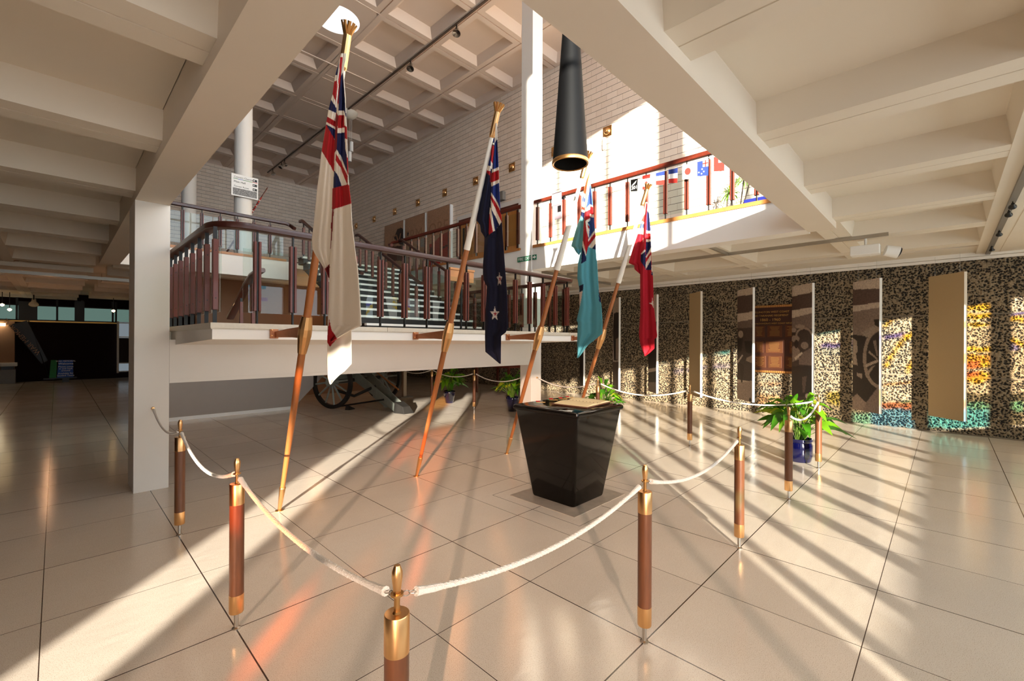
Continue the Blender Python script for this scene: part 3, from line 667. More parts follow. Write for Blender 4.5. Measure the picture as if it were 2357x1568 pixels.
def rope(p0, p1, sag, label, ring0=.03, ring1=.03, r=.0098):
    p0, p1 = Vector(p0), Vector(p1); d = (p1-p0); h = Vector((d.x, d.y, 0)).normalized()
    a, b_ = p0+h*(ring0+.035), p1-h*(ring1+.035); a.z -= .012; b_.z -= .012
    t = thing('barrier_rope', tuple((a+b_)/2-Vector((0, 0, sag))), label, 'rope', 'white barrier ropes')
    n_ = 40; P = []; R_ = []
    for k in range(n_+1):
        u = k/n_; q = a.lerp(b_, u); q.z -= sag*4*u*(1-u); P.append(q); R_.append(r*(1.5 if min(u, 1-u) < .012 else 1.25 if min(u, 1-u) < .06 else 1))
    m_ = MB().path(P, R_, 10)
    for s0 in (0, 1):   # twisted surface strand
        Q = []
        for k in range(n_*6+1):
            u = k/(n_*6); q = a.lerp(b_, u); q.z -= sag*4*u*(1-u); th = u*d.length/.045*2*PI+s0*PI
            w_ = Vector((-h.y, h.x, 0)); Q.append(q+(w_*math.cos(th)+Vector((0, 0, 1))*math.sin(th))*r*.55)
        m_.path(Q, r*.62, 5)
    m_.build('rope', 'rope', t)
    for e, s_ in ((p0, 1), (p1, -1)):
        q = e+h*s_*.012; e2 = a if s_ == 1 else b_; m_ = MB()
        for j in range(2):
            c0 = q.lerp(e2, .12+.44*j); c1 = q.lerp(e2, .6+.42*j); md = (c0+c1)/2; hl = (c1-c0)/2; sd = (h.cross(Vector((0, 0, 1))) if j else Vector((0, 0, 1)))*.008
            m_.path([md+hl*math.cos(2*PI*i/14)+sd*math.sin(2*PI*i/14) for i in range(15)], .0017, 5, caps=False)
        m_.build('chain_link', 'steel', t)
    return t
mid = (6.87, 6.0, .86)
for a_, b_, s_, lab in [(ptd('B'), ptd('C'), .125, 'white rope from the stanchion by the left pillar to the next one nearer'), (ptd('C'), ptd('F'), .075, 'white and pinkish rope hanging down to the nearest stanchion from the left'),
    (ptd('F'), ptd('D'), .085, 'long white rope sweeping right from the nearest stanchion, below the plinth'), (ptd('D'), ptd('E'), .10, 'white rope between the two big stanchions right of the plinth'),
    (ptd('G'), ptd('H'), .11, 'short curved rope in front of the big plant at right'), (ptd('H'), ptd('I'), .11, 'rope running left from behind the big plant at right'),
    (ptd('I'), ptd('J'), .13, 'rope behind the plinth, along the foot of the pitted wall'), (ptd('J'), Vector((6.88, 6.0, .86)), .12, 'rope hooked to the right face of the central pillar'),
    (Vector((6.86, 6.31, .86)), ptd('K'), .13, 'rope under the landing beam leading left from the central pillar'), (ptd('K'), ptd('L'), .11, 'rope in front of the plant under the landing beam'), (ptd('L'), Vector((6.76, 11.2, .86)), .12, 'farthest rope, beside the field gun')]:
    rope(a_, b_, s_, lab)
pw = on(352, 940, 1, 6.018)
rope(Vector((pw.x, 6.018, pw.z)), ptd('B'), .10, 'short rope hooked to the front of the left pillar')
hk = MB().lathe((pw.x, 6.018, pw.z), [(0, -.03), (.012, -.028), (.014, -.02), (.007, -.012), (.016, -.004), (.016, 0)], 16, axis=(0, 1, 0))
tag(hk.build('wall_hook', 'brass', origin=(pw.x, 6.018, pw.z)), 'small brass rope hook on the front of the left pillar', 'hook')
hk = MB().lathe((6.88, 6.003, .86), [(0, -.03), (.012, -.028), (.014, -.02), (.007, -.012), (.016, -.004), (.016, 0)], 16, axis=(0, 1, 0))
tag(hk.build('wall_hook', 'brass', origin=(6.88, 6.003, .86)), 'small brass rope hook on the right side of the central pillar', 'hook')
# ---------------------------------------------------------------- plinth, book, crosses
PC = (3.735, 2.82)
def rsq(cx, cy_, a, r, z, n=5):
    P = []
    for q, (sx, sy_) in enumerate(((1, 1), (-1, 1), (-1, -1), (1, -1))):
        for k in range(n+1):
            an = q*PI/2+k*PI/2/n; P.append((cx+sx*(a-r)+r*math.cos(an), cy_+sy_*(a-r)+r*math.sin(an), z))
    return P
def loft(m_, rings, caps=True, mi=0, smooth=True):
    n_ = len(rings[0]); vs = [p for r_ in rings for p in r_]
    fs = [(i*n_+k, i*n_+(k+1) % n_, (i+1)*n_+(k+1) % n_, (i+1)*n_+k) for i in range(len(rings)-1) for k in range(n_)]
    m_.add(vs, fs, mi, smooth)
    if caps: o = len(m_.v)-len(vs); m_.f += [tuple(range(o, o+n_))[::-1], tuple(range(o+len(vs)-n_, o+len(vs)))]; m_.m += [mi]*2; m_.sm += [False]*2
    return m_
pl = thing('memorial_plinth', (*PC, 0), 'polished black tapered stone plinth at the centre of the roped area', 'plinth')
ZT = .945
m_ = MB(); loft(m_, [rsq(*PC, .262, .035, .004), rsq(*PC, .268, .035, .02), rsq(*PC, .395, .035, ZT-.05)], True); m_.build('body', 'granite', pl)
m_ = MB(); loft(m_, [rsq(*PC, .398, .035, ZT-.052), rsq(*PC, .412, .035, ZT-.045), rsq(*PC, .418, .035, ZT-.03), rsq(*PC, .416, .035, ZT-.01), rsq(*PC, .402, .03, ZT)], True); m_.build('top_slab', 'granite', pl)
bp_ = MB().box(PC[0]-.44, PC[0]+.44, PC[1]-.41, PC[1]+.41, 0, .004)
tag(bp_.build('floor_plate', 'bronzeplate', origin=(*PC, 0)), 'worn square bronze plate on the floor under the plinth', 'floor plate')
gr = MB()
for s_ in (-1, 1): gr.box(PC[0]-.56, PC[0]+.56, PC[1]+s_*.55-.0015, PC[1]+s_*.55+.0015, 0, .0008); gr.box(PC[0]+s_*.56-.0015, PC[0]+s_*.56+.0015, PC[1]-.55, PC[1]+.55, 0, .0008)
struct(gr, 'trim_4', 'black')
# book: placed from its corners on the plinth top
bc = [on(*q, 2, ZT) for q in ((1268, 931), (1352, 941), (1412, 926), (1336, 917))]
ctr = sum(bc, Vector())/4
bk = thing('open_book', tuple(ctr), 'open remembrance book with cream pages and brown leather cover on the plinth', 'book')
m_ = MB().prism([(p.x, p.y, ZT+.001) for p in bc], (0, 0, .009)); m_.build('cover', 'leather', bk, bevel=.002)
ea, eb = bc[0]-bc[1], bc[3]-bc[0]     # a: long side to left corner, b: towards back
def pq(u, v, z): return tuple((bc[0].lerp(bc[3], v)).lerp(bc[1].lerp(bc[2], v), u)[:2])+(ZT+z,)
for side, (v0, v1) in enumerate(((.05, .495), (.505, .95))):
    m_ = MB(); vs = []; nx = 12
    for i in range(nx+1):
        v = v0+(v1-v0)*i/nx; s_ = (v-.5)/(v1-v0) if side else (.5-v)/(v1-v0); z = .012+.014*math.sin(min(1, abs(s_))*PI*.9+.25)
        vs += [pq(.05, v, z), pq(.95, v, z), pq(.95, v, .0095), pq(.05, v, .0095)]
    fs = []
    for i in range(nx):
        for k in range(4): fs.append((i*4+k, i*4+(k+1) % 4, i*4+4+(k+1) % 4, i*4+4+k))
    m_.add(vs, fs+[(0, 1, 2, 3), (nx*4+3, nx*4+2, nx*4+1, nx*4)], 0, False); m_.build('page_block', 'paper', bk)
m_ = MB()
for k in range(9): a = Vector(pq(.1+.8*k/8, .5, .016)); m_.path([a+Vector((0, 0, -.006)), a+Vector((.006, .006, .006)), a+Vector((.012, .012, -.006))], .002, 5)
m_.build('binding', 'wood_dark', bk)
for i, ((px, py), lab) in enumerate([((1238, 928), 'leftmost poppy cross on the plinth top'), ((1268, 922), 'poppy cross second from left on the plinth top'), ((1290, 920), 'poppy cross third from left, near the back of the plinth'), ((1306, 917), 'poppy cross nearest the book on the plinth top')]):
    p = on(px, py, 2, ZT); t = thing('poppy_cross', tuple(p), lab, 'poppy', 'poppy crosses on the plinth')
    dr = Vector((.8, -.6, 0)).normalized() if i % 2 == 0 else Vector((.6, -.8, 0)).normalized(); sd = Vector((-dr.y, dr.x, 0))
    m_ = MB().obox(p+dr*.03+Vector((0, 0, .007)), dr*.1, sd*.01, (0, 0, .006)).obox(p+dr*.055+Vector((0, 0, .009)), sd*.05, dr*.01, (0, 0, .006)); m_.build('twig_cross', 'twig', t)
    m_ = MB()
    for k in range(4):
        a = k*PI/2; q = p+Vector((math.cos(a)*.012, math.sin(a)*.012, .016)); m_.lathe(q, [(0, .0), (.013, .002), (.015, .006), (.008, .003), (0, .001)], 10)
    m_.build('petals', 'poppy', t); MB().lathe(p+Vector((0, 0, .02)), [(0, 0), (.005, .001), (0, .006)], 8).build('centre', 'black', t)
    MB().obox(p-dr*.02+Vector((0, 0, .008)), dr*.03, sd*.012, (0, 0, .002)).build('leaf', 'green', t)
# hanging bell-shaped tube
tc_ = (3.79, 2.85)
hb = thing('hanging_tube', (*tc_, 3.47), 'large black tapered tube with brass rim hanging above the plinth', 'hanging tube')
MB().lathe((*tc_, 0), [(.186, 3.50), (.02, 5.88), (0, 5.9)], 48).build('tube_body', 'tubeblack', hb)
MB().lathe((*tc_, 0), [(.172, 3.478), (.186, 3.47), (.192, 3.475), (.193, 3.50), (.188, 3.512), (.176, 3.512)], 48).build('rim', 'brass_dark', hb)
MB().lathe((*tc_, 0), [(.176, 3.48), (.13, 4.15), (.085, 4.8), (0, 5.3)], 40).build('inner_lining', 'darkin', hb)
MB().tube((*tc_, 5.9), (*tc_, ZC+.3), .008, n=6).build('cable', 'blacksteel', hb)
# ---------------------------------------------------------------- flagpoles and flags
FX = [1.47, 2.98, 4.49, 6.0]; YF, YT, ZTIP = 4.475, 3.10, 3.89
plab = ['flagpole with the white ensign, nearest and leftmost', 'second flagpole from the left, with the dark blue flag', 'third flagpole from the left, with the pale blue flag', 'flagpole with the red ensign, farthest right']
def pole_at(x, z): return Vector((x, YF+(YT-YF)*z/ZTIP, z))
fp0 = None
for i, x in enumerate(FX):
    if i == 0:
        t = thing('flagpole', (x, YF, 0), plab[0], 'flagpole', 'four leaning flagpoles'); ax = (pole_at(x, 1)-pole_at(x, 0)).normalized()
        P = lambda z: pole_at(x, z)
        MB().path([P(.18), P(.6), P(1.2), P(2.0), P(3.0), P(3.74)], [.019, .024, .030, .031, .024, .018], 16).build('shaft', 'wood_pole', t)
        MB().lathe((x, YF, 0), [(0, 0), (.036, 0), (.036, .004), (0, .004)], 20).build('floor_socket', 'brass', t)
        MB().path([P(.002), P(.02), P(.235), P(.24)], [.017, .017, .028, .024], 20).build('ferrule', 'brass', t)
        m_ = MB(); rings = []
        for z, r_ in ((1.49, .036), (1.53, .041), (1.64, .055), (1.70, .055), (1.78, .044), (1.80, .041)): rings.append((P(z), r_))
        m_.path([a for a, _ in rings], [b_ for _, b_ in rings], 12, smooth=False); m_.build('clamp', 'brass', t)
        m_ = MB().path([P(3.60), P(3.62), P(3.83)], [.024, .029, .029], 12, smooth=False); m_.build('finial_sleeve', 'brass', t)
        m_ = MB(); q0, u_ = P(3.82), ax; w0 = u_.cross(Vector((1, 0, 0))).normalized(); w1 = u_.cross(w0)
        for k in range(9):
            a = 2*PI*k/9; rd = w0*math.cos(a)+w1*math.sin(a); tg = u_.cross(rd)
            m_.hexa([q0+rd*.014+tg*.011, q0+rd*.014-tg*.011, q0+rd*.026-tg*.011, q0+rd*.026+tg*.011], [q0+u_*.085+rd*.05+tg*.014, q0+u_*.085+rd*.05-tg*.014, q0+u_*.08+rd*.058-tg*.003, q0+u_*.08+rd*.058+tg*.003])
        m_.build('crown', 'brass_dark', t); fp0 = t
    else:
        c_ = copy_tree(fp0); c_.location = (x, YF, 0); c_['label'] = plab[i]
# brackets between landing edge and clamps
br0 = None
for i, x in enumerate(FX):
    if i == 0:
        t = thing('pole_bracket', (x, YL, 1.66), 'bronze arm holding the leftmost flagpole off the landing edge', 'bracket', 'flagpole brackets'); yc = pole_at(x, 1.65).y
        MB().prism([(x-.085, YL-.016, 1.625), (x-.085, YL-.016, 1.675), (x-.075, yc+.16, 1.70), (x-.02, yc+.03, 1.715), (x-.0, yc+.03, 1.615), (x-.03, yc+.2, 1.625)], (.02, 0, 0)).build('arm', 'copper', t)
        MB().box(x-.12, x-.05, YL-.02, YL-.001, 1.615, 1.70).build('base_plate', 'copper', t, bevel=.002)
        for dx, dz in ((-.105, .03), (-.105, -.02), (-.065, .005)): MB().lathe((x+dx, YL-.02, 1.66+dz), [(0, -.012), (.006, -.01), (.008, 0)], 8, axis=(0, 1, 0)).build('bolt', 'brass', t)
        br0 = t
    else:
        c_ = copy_tree(br0); c_.location = (x, YL, 1.66); c_['label'] = ['', 'bronze arm holding the second flagpole off the landing edge', 'bronze arm holding the third flagpole off the landing edge', 'bronze arm at the right end of the landing edge, holding the fourth flagpole'][i]
def cloth(px_, patches, colors, base, step=1.15):
    "patches: (left polyline, right polyline, y0, y1, layer offset, fold list) in photo pixels; cloth hangs in the plane x = px_"
    m_ = MB(); col = []
    for L, R_, y0, y1, off, folds in patches:
        nr_ = max(4, int((y1-y0)/step)); w = max(interp(R_, y)-interp(L, y) for y in (y0, (y0*2+y1)/3, (y0+y1*2)/3, y1)); nc = max(6, int(w/step))
        vs = []
        for j in range(nr_+1):
            y = y0+(y1-y0)*j/nr_; a, b_ = interp(L, y), max(interp(R_, y), interp(L, y)+.05)
            for k in range(nc+1):
                u = k/nc; x = a+(b_-a)*u
                am = min(1, (y-y0)/80+.25)
                o_ = off+sum(A_*am*math.sin(2*PI*(f*u+ph)+ .006*(y-y0)*dr) for A_, f, ph, dr in folds)
                vs.append(on(x, y, 0, px_+o_))
                c_ = base
                for P_, cc in colors:
                    if inpoly(x, y, P_): c_ = cc
                col.append(c_)
        fs = [(j*(nc+1)+k, j*(nc+1)+k+1, (j+1)*(nc+1)+k+1, (j+1)*(nc+1)+k) for j in range(nr_) for k in range(nc)]
        m_.add(vs, fs, 0, True)
    return m_, col
def sleeve(x, z0, z1, r0=.03, r1=.036):
    m_ = MB(); n_ = 26; P_ = [pole_at(x, z0+(z1-z0)*k/n_) for k in range(n_+1)]
    return m_.path(P_, [(r0+(r1-r0)*(1-k/n_))*(1+.05*math.sin(k*2.1)) for k in range(n_+1)], 14)
def flag(px_, label, patches, colors, base, sl, cat='flag'):
    t = thing('flag', tuple(pole_at(px_, 3.5)), label, cat)
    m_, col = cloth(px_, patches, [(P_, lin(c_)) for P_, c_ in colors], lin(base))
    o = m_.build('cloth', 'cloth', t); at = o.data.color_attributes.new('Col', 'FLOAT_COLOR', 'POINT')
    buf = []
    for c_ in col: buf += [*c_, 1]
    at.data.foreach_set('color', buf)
    sd = o.modifiers.new('thickness', 'SOLIDIFY'); sd.thickness = .003; sd.offset = 0
    sleeve(px_, *sl).build('sleeve', 'cloth_white', t)
    return t
WH, RD, NV, BL = (240, 232, 220), (186, 24, 32), (28, 34, 84), (34, 56, 132)
a1 = lambda P: T(720, 100, .2424, P); b1 = lambda P: T(660, 380, .3444, P)
S1 = a1([(288, 95), (275, 250), (250, 450), (243, 600), (235, 700), (218, 760), (215, 900), (208, 1040), (200, 1225), (195, 1400), (192, 1540)])+b1([(312, 250), (305, 330), (297, 520), (285, 680), (285, 770)])
L1 = a1([(270, 95), (250, 170), (215, 300), (190, 480), (150, 630), (128, 760), (100, 930), (80, 1060), (60, 1250), (40, 1400)])+b1([(195, 250), (180, 400), (168, 500), (172, 560), (195, 605), (250, 690), (286, 772)])
R1 = a1([(315, 95), (310, 160), (295, 220), (290, 270), (300, 400), (310, 520), (315, 700), (320, 800), (325, 950), (330, 1100), (335, 1250), (345, 1380)])+b1([(430, 260), (437, 400), (455, 550), (475, 700), (487, 850), (500, 1072), (440, 1100), (385, 1130), (335, 1160), (300, 1182)])
RL1 = S1+b1([(275, 1080), (285, 1182)])
TL, TR_ = b1([(275, 1040), (272, 1180), (272, 1300), (275, 1420), (290, 1466)]), b1([(432, 1040), (432, 1330), (385, 1380), (350, 1405), (315, 1440), (294, 1467)])
c1 = [(a1(P), c_) for P, c_ in [([(128,765),(215,925),(203,1225),(85,1018)], RD), ([(125,765),(216,815),(216,925)], NV), ([(120,738),(217,795),(217,818),(122,765)], WH), ([(130,690),(220,740),(218,797),(122,740)], RD), ([(145,628),(222,660),(219,742),(132,692)], WH),
 ([(172,530),(222,610),(222,662),(148,628)], NV), ([(186,480),(222,565),(222,612),(176,530)], WH), ([(200,360),(232,350),(222,560),(188,480)], RD), ([(215,290),(236,290),(232,352),(203,362)], WH), ([(252,165),(236,300),(215,300)], NV), ([(262,130),(282,130),(268,350),(252,600),(237,560),(245,350)], RD),
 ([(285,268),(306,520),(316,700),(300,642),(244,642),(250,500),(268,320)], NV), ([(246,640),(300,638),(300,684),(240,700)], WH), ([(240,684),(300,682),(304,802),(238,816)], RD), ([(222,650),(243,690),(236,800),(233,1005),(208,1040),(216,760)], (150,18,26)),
 ([(240,805),(304,801),(304,846),(235,857)], WH), ([(233,855),(304,845),(312,960),(326,1080),(331,1228),(270,1080),(228,1005)], NV), ([(300,700),(318,740),(320,778),(299,752)], WH), ([(302,778),(322,792),(326,912),(306,900)], RD), ([(306,900),(328,940),(330,1085),(312,1010)], WH), ([(322,1060),(334,1100),(336,1250),(330,1230)], RD),
 ([(226,1005),(272,1080),(331,1230),(334,1266),(262,1120),(222,1045)], WH), ([(222,1045),(262,1115),(334,1262),(330,1347),(268,1200),(218,1110)], RD), ([(213,1108),(265,1180),(330,1347),(272,1358),(242,1240),(208,1200)], WH), ([(205,1205),(245,1262),(273,1357),(196,1376)], NV), ([(190,1377),(336,1338),(350,1375),(370,1520),(250,1560),(185,1575)], RD)]]
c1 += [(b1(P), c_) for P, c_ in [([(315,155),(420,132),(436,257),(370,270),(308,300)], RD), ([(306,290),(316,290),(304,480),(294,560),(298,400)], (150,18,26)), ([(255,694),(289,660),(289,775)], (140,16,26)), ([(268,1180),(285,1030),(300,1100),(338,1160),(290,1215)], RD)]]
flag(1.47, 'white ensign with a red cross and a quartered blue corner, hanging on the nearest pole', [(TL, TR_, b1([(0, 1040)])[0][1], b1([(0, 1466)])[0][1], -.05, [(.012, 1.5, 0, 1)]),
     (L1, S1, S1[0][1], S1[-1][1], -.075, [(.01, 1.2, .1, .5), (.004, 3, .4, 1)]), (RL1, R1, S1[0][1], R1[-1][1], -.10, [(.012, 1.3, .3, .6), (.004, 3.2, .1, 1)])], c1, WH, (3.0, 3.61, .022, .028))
a2 = lambda P: T(1040, 230, .21053, P); b2 = lambda P: T(780, 440, .3189, P)
DN, B2_ = (15, 18, 48), (30, 52, 120)
S2 = a2([(478, 255), (465, 500), (445, 760), (437, 900), (432, 1050), (415, 1250), (405, 1475), (370, 1512)])
L2 = a2([(472, 255), (440, 430), (425, 600), (385, 770), (350, 930), (300, 1130), (272, 1318), (310, 1370), (320, 1440), (368, 1512)])
R2 = a2([(492, 255), (495, 430), (510, 740), (515, 900), (520, 1050), (530, 1200), (548, 1340)])+b2([(1175, 220), (1195, 500), (1215, 750), (1220, 985), (1205, 1020), (1172, 1045), (1168, 1246)])
RL2 = S2+b2([(1055, 350), (1040, 540), (1045, 640), (1070, 690), (1060, 850), (1055, 1050), (1058, 1160), (1100, 1195), (1160, 1246)])
c2 = [(a2(P), c_) for P, c_ in [([(480,255),(495,255),(497,430),(470,500),(440,480)], WH), ([(490,425),(515,735),(440,768),(455,600),(468,480)], BL), ([(440,765),(514,733),(514,768),(438,800)], WH), ([(437,798),(516,766),(518,872),(432,908)], RD), ([(432,905),(518,870),(520,905),(432,952)], WH), ([(432,950),(522,905),(534,1200),(505,1150),(432,1015)], BL),
 ([(432,1010),(505,1130),(528,1190),(528,1215),(428,1045)], WH), ([(428,1040),(520,1190),(545,1275),(545,1340),(428,1095)], RD), ([(428,1088),(545,1335),(520,1372),(470,1432),(430,1190)], WH), ([(428,1185),(522,1368),(470,1432)], NV), ([(418,1170),(430,1190),(472,1432),(448,1442),(412,1250)], WH), ([(414,1240),(450,1442),(405,1478)], RD),
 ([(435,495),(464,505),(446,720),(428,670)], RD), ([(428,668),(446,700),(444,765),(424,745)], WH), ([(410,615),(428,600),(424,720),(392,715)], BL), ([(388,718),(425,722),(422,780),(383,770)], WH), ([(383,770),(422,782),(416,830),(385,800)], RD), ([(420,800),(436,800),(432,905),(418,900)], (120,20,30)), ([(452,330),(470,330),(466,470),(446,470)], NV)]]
def star(cx, cy_, r, c_, bend=.35):
    P_ = []
    for k in range(10):
        a = -PI/2+k*PI/5; rr = r if k % 2 == 0 else r*.42; P_.append((cx+rr*math.cos(a)*bend*1.6, cy_+rr*math.sin(a)*1.25))
    return (P_, c_)
c2 += [star(1139, 723, 14, (214, 206, 200), .5), star(1150, 643, 15, (200, 186, 180), .3), star(1151, 642, 6, (150, 24, 34), .3), star(1140, 723, 5, (150, 24, 34), .5)]
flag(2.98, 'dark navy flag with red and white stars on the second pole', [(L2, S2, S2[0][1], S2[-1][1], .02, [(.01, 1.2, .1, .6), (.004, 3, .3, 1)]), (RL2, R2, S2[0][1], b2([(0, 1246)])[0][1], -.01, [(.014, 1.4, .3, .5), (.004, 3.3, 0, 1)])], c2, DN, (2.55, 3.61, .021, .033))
a3 = lambda P: T(1280, 380, .15306, P); b3 = lambda P: T(1200, 540, .17857, P)
SKY = (104, 184, 200); TEAL = (120, 176, 178)
S3 = a3([(518, 70), (470, 190), (442, 300), (440, 450), (430, 620), (428, 700), (420, 800), (405, 1000), (395, 1200), (385, 1290), (347, 1356)])
L3 = a3([(508, 70), (440, 230), (408, 430), (385, 640), (370, 760), (300, 970), (235, 1190), (228, 1222), (262, 1243), (300, 1310), (345, 1356)])
RL3 = S3[:-1]+a3([(360, 1350), (335, 1460)])+b3([(735, 300), (722, 560), (748, 700), (750, 950), (712, 1105), (728, 1140), (720, 1400), (722, 1568)])+[(1328, 824)]
R3 = a3([(524, 70), (514, 200), (520, 300), (545, 500), (560, 720), (575, 900), (592, 1060), (597, 1270), (605, 1400)])+b3([(975, 350), (1000, 750), (1030, 900), (1045, 1100), (1045, 1277), (1000, 1315), (850, 1435), (790, 1520), (760, 1560)])+[(1330, 824.5)]
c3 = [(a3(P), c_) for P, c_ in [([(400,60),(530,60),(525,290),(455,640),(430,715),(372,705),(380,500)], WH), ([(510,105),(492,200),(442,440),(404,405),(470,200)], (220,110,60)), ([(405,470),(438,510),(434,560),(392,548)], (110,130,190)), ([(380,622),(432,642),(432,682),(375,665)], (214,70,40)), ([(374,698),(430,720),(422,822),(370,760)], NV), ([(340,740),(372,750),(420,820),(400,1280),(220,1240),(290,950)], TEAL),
 ([(516,288),(552,612),(514,592),(450,655)], (50,76,140)), ([(512,588),(553,610),(555,632),(514,640),(433,712),(448,655)], WH), ([(433,710),(514,664),(514,802),(442,842),(460,1000),(488,1100),(478,1245),(452,1362),(404,1130),(415,900)], RD), ([(512,622),(555,630),(568,748),(512,738)], RD), ([(510,734),(566,748),(570,792),(510,782)], WH), ([(510,782),(570,790),(582,982),(488,1115),(498,950)], (58,92,160)),
 ([(440,842),(512,796),(514,830),(475,862),(502,960),(490,1105),(460,985)], WH), ([(474,862),(510,848),(506,900)], NV), ([(470,890),(500,930),(498,975),(478,930)], RD), ([(580,982),(586,1022),(482,1168),(486,1112)], WH), ([(584,1020),(596,1080),(466,1248),(476,1165)], RD), ([(594,1082),(602,1180),(540,1254),(490,1235)], WH), ([(602,1175),(602,1275),(542,1256)], NV), ([(404,1128),(456,1352),(446,1368),(396,1222)], WH), ([(394,1208),(454,1402),(450,1442),(380,1484)], NV)]]
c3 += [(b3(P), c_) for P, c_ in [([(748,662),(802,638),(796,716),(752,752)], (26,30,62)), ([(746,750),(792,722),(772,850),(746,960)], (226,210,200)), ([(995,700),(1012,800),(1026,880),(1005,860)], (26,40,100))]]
flag(4.49, 'pale blue ensign with a quartered corner on the third pole', [(L3, S3, S3[0][1], S3[-1][1], .02, [(.012, 1.6, .1, .6), (.004, 3, .3, 1)]), (RL3, R3, S3[0][1], 824, -.012, [(.016, 1.4, .3, .5), (.005, 3.3, 0, 1)])], c3, SKY, (2.52, 3.61, .021, .043))
a4 = lambda P: T(1430, 440, .12755, P)
CR = (190, 20, 44)
S4 = a4([(460, 200), (440, 420), (412, 600), (402, 770), (398, 900), (370, 1060), (358, 1150), (356, 1260), (350, 1400), (346, 1502)])
L4 = a4([(440, 200), (400, 400), (330, 660), (300, 770), (215, 1020), (132, 1298), (232, 1338), (240, 1410), (344, 1502)])
RL4 = S4[:-1]+b3([(1532, 515), (1535, 1000), (1515, 1280), (1530, 1400), (1560, 1500), (1590, 1566)])
R4 = a4([(472, 200), (500, 400), (520, 600), (530, 720), (532, 870), (540, 1020), (545, 1300), (560, 1450), (572, 1560)])+b3([(1705, 900), (1750, 1300), (1744, 1332), (1715, 1348), (1715, 1470), (1650, 1530), (1596, 1568)])
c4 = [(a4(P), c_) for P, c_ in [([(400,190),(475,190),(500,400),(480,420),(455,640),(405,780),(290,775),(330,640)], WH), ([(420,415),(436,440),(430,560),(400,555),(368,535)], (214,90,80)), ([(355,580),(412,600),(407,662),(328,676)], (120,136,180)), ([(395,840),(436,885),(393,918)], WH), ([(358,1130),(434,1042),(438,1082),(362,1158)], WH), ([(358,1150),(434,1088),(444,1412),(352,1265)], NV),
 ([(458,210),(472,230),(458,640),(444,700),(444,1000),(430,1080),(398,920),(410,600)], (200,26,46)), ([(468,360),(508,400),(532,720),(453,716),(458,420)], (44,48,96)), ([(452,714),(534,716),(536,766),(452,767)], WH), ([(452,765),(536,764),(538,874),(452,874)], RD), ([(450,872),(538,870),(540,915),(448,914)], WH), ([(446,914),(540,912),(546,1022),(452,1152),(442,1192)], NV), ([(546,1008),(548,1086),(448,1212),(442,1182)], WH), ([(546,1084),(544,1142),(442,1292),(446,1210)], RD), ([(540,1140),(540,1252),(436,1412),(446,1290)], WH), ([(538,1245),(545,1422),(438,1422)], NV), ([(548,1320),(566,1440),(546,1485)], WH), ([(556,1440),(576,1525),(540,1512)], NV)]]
c4 += [(b3([(1690, 818), (1700, 872), (1706, 905), (1703, 948), (1684, 902), (1645, 886), (1682, 878)]), WH)]
flag(6.0, 'red ensign with a white star and a quartered corner on the fourth pole', [(L4, S4, S4[0][1], S4[-1][1], .02, [(.014, 1.6, .1, .6), (.005, 3, .3, 1)]), (RL4, R4, S4[0][1], 820, -.012, [(.018, 1.4, .3, .5), (.006, 3.3, 0, 1)])], c4, CR, (2.5, 3.61, .021, .041))
#PART3

# ---------------------------------------------------------------- hanging display panels
def painted(name, parent, corners, nu, nv, base, polys, mat='print', noise=.0, origin=None):
    "flat printed face: corners tl, tr, br, bl; pattern given where it shows"
    tl, tr, br, bl = [Vector(c_) for c_ in corners]; m_ = MB(); vs = []; col = []; rnd = random.Random(3)
    for j in range(nv+1):
        for i in range(nu+1):
            p = tl.lerp(tr, i/nu).lerp(bl.lerp(br, i/nu), j/nv); vs.append(p); x, y = proj(p); c_ = base
            for P_, cc in polys:
                if inpoly(x, y, P_): c_ = cc
            k_ = 1+noise*(rnd.random()-.5); col.append([min(1, v*k_) for v in c_])
    m_.add(vs, [(j*(nu+1)+i, (j+1)*(nu+1)+i, (j+1)*(nu+1)+i+1, j*(nu+1)+i+1) for j in range(nv) for i in range(nu)])
    o = m_.build(name, mat, parent, origin=origin); at = o.data.color_attributes.new('Col', 'FLOAT_COLOR', 'POINT'); buf = []
    for c_ in col: buf += [*c_, 1]
    at.data.foreach_set('color', buf); return o
def ell(cx, cy_, rx, ry, n_=20, a0=0, a1_=2*PI): return [(cx+rx*math.cos(a0+(a1_-a0)*k/n_), cy_+ry*math.sin(a0+(a1_-a0)*k/n_)) for k in range(n_+1)]
def ringp(cx, cy_, rx, ry, t, a0, a1_): return ell(cx, cy_, rx, ry, 24, a0, a1_)+ell(cx, cy_, rx-t, ry-t, 24, a0, a1_)[::-1]
D_ = (40, 28, 24); Lg = (196, 180, 166); Md = (116, 100, 92)
Dp = lambda P: T(1680, 690, .1595, P)
